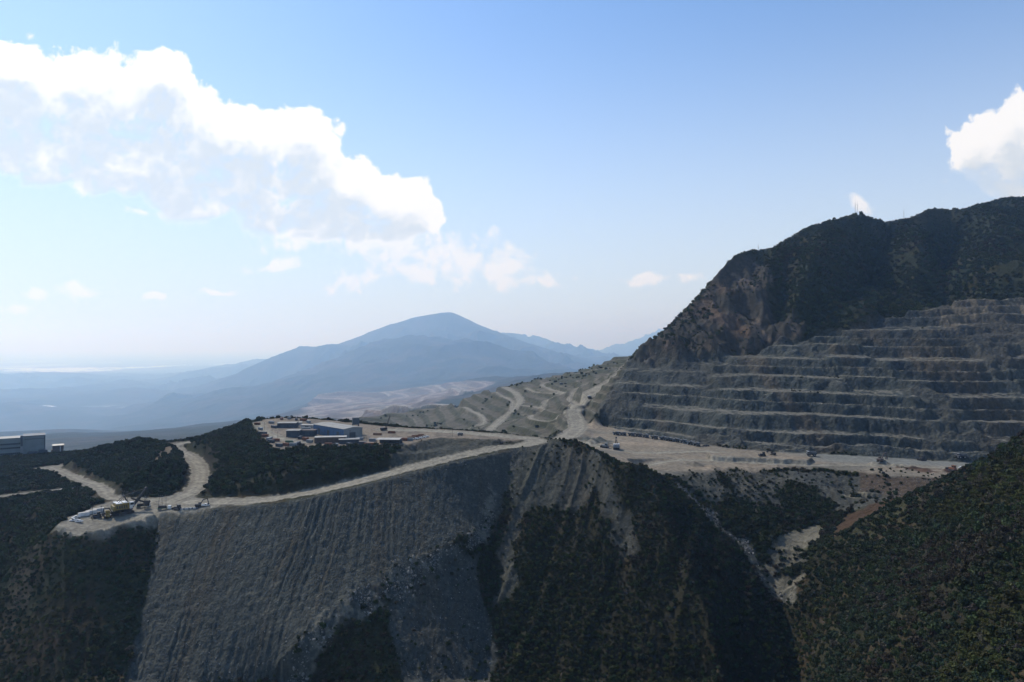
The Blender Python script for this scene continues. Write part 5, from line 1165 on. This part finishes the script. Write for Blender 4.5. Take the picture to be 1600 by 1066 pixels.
# --- processing plant far left
t = thing('plant_building', G(-.70*850, 850), math.radians(34.6), 'large grey-blue processing plant with a stair tower and window strips, far left', 'plant building')
s = 850/F; gx0 = t.location.x
def bx(px): return ((px-800)*s-gx0)*.823
def bz_(py): return ZC-(py-HOR)*s-t.location.z
rt_ = Matrix.Identity(4)
MB().box(bx(36), bx(70.5), 0, 26, -6, bz_(681.5)).build('main_hall', MT['plant_wall'], t)
MB().prism([(-8, bz_(681.2)), (26.5, bz_(681.2)), (26.5, bz_(680.4)), (-8, bz_(680.4))], 'y', -.5, 26.5) if 0 else None
MB().box(bx(35.6), bx(71), -.4, 26.4, bz_(681.5), bz_(680.6)).box(bx(69), bx(70.7), -.3, 0, -5, bz_(681.5)).box(bx(38), bx(69), -.25, 0, bz_(686.4), bz_(685.6)).build('roof_trim', MT['plant_dark'], t)
lh = MB().box(bx(-45), bx(31.8), 1.5, 26, -6, bz_(683.5)).build('office_wing', MT['plant_wall'], t)
m = MB()
for y0, y1 in ((693.2, 690.8), (699.3, 696.9), (708, 705.4)):
    for k in range(-10, 9): m.box(bx(5+k*3), bx(7.4+k*3), 1.35, 1.5, bz_(y0), bz_(y1))
m.build('window_strip', MT['glass_dark'], lh); MB().box(bx(-45), bx(31.8), 1.2, 26, bz_(683.5), bz_(682.8)).build('roof', MT['roof_sheet'], lh)
tw = MB().box(bx(31.8), bx(36), -1.2, 6, -6, bz_(679.4)).build('stair_tower', MT['wall_pale'], t); MB().box(bx(32.1), bx(35.6), -1.35, -1.2, bz_(696), bz_(680.2)).build('tower_window', MT['plant_dark'], tw)
MB().box(bx(44), bx(58), -6, 0, -6, bz_(705)).box(bx(60), bx(74), -9, -1, -6, bz_(703)).build('annex', MT['plant_dark'], t)
t = thing('transfer_house', G((88-800)*s, 852), math.radians(34.6), 'small brownish transfer house right of the grey-blue plant', 'plant building')
b0 = t.location.z
def bz2(py): return ZC-(py-HOR)*s-b0
MB().box(-6.5, 6.2, 0, 10, -6, bz2(703)).box(-5.2, 6.6, 1, 9, bz2(703), bz2(697.3)).build('wall', MT['wall_brown'], t); MB().prism([(.6, bz2(697.3)), (9.4, bz2(697.3)), (9.4, bz2(696.7)), (5, bz2(695)), (.6, bz2(696.7))], 'x', -5.5, 7).build('roof', MT['roof_sheet'], t); MB().box(2.4, 3.4, -.1, 0, bz2(709), bz2(698)).build('door', MT['concrete'], t)

# --- masts and lone trees on the skyline
def mast(px, py_base, py_top, label, w=.5):
    d = np.interp((px-800)/F, sk[:, 0]/sk[:, 1], sk[:, 1]); x = (px-800)/F*d; g_ = G(x, d); h = ZC-(py_top-HOR)/F*d-g_.z
    t = thing('antenna_mast', g_, .3, label, 'mast')
    MB().lattice((0, 0, -.5), (0, 0, h*.8), w*1.6, w, 12, .10).build('tower', MT['mast_steel'], t); MB().tube((0, 0, h*.8), (0, 0, h), .09, .05, 5).build('aerial', MT['mast_steel'], t)
    MB().tube((-.9, 0, h*.62), (-.3, 0, h*.62), .55, .55, 10).build('dish', MT['faded_white'], t)
mast(1336.6, 335, 312, 'thin lattice mast on the summit, left of the pair', .9); mast(1340, 335, 314, 'thin lattice mast on the summit, right of the pair', .9)
mast(1412.5, 340, 326, 'pale thin mast on the saddle between the two right summits', .6); mast(1185, 389, 381.5, 'short pole mast on the flat shoulder of the mountain', .5)
for px, sc_, lab, cw in ((1345.5, 5.0, 'lone round tree beside the masts on the summit', 0), (1303.5, 3.6, 'small lone tree on the ridge left of the masts', 2)):
    d = np.interp((px-800)/F, sk[:, 0]/sk[:, 1], sk[:, 1]); e = thing('tree', G((px-800)/F*d, d), 0, lab, 'tree', None, sc_)
    for nm, me in (('crown', CROWNS[cw]), ('trunk', TRUNKS[0])):
        o = bpy.data.objects.new(nm, me); COL.objects.link(o); o.parent = e
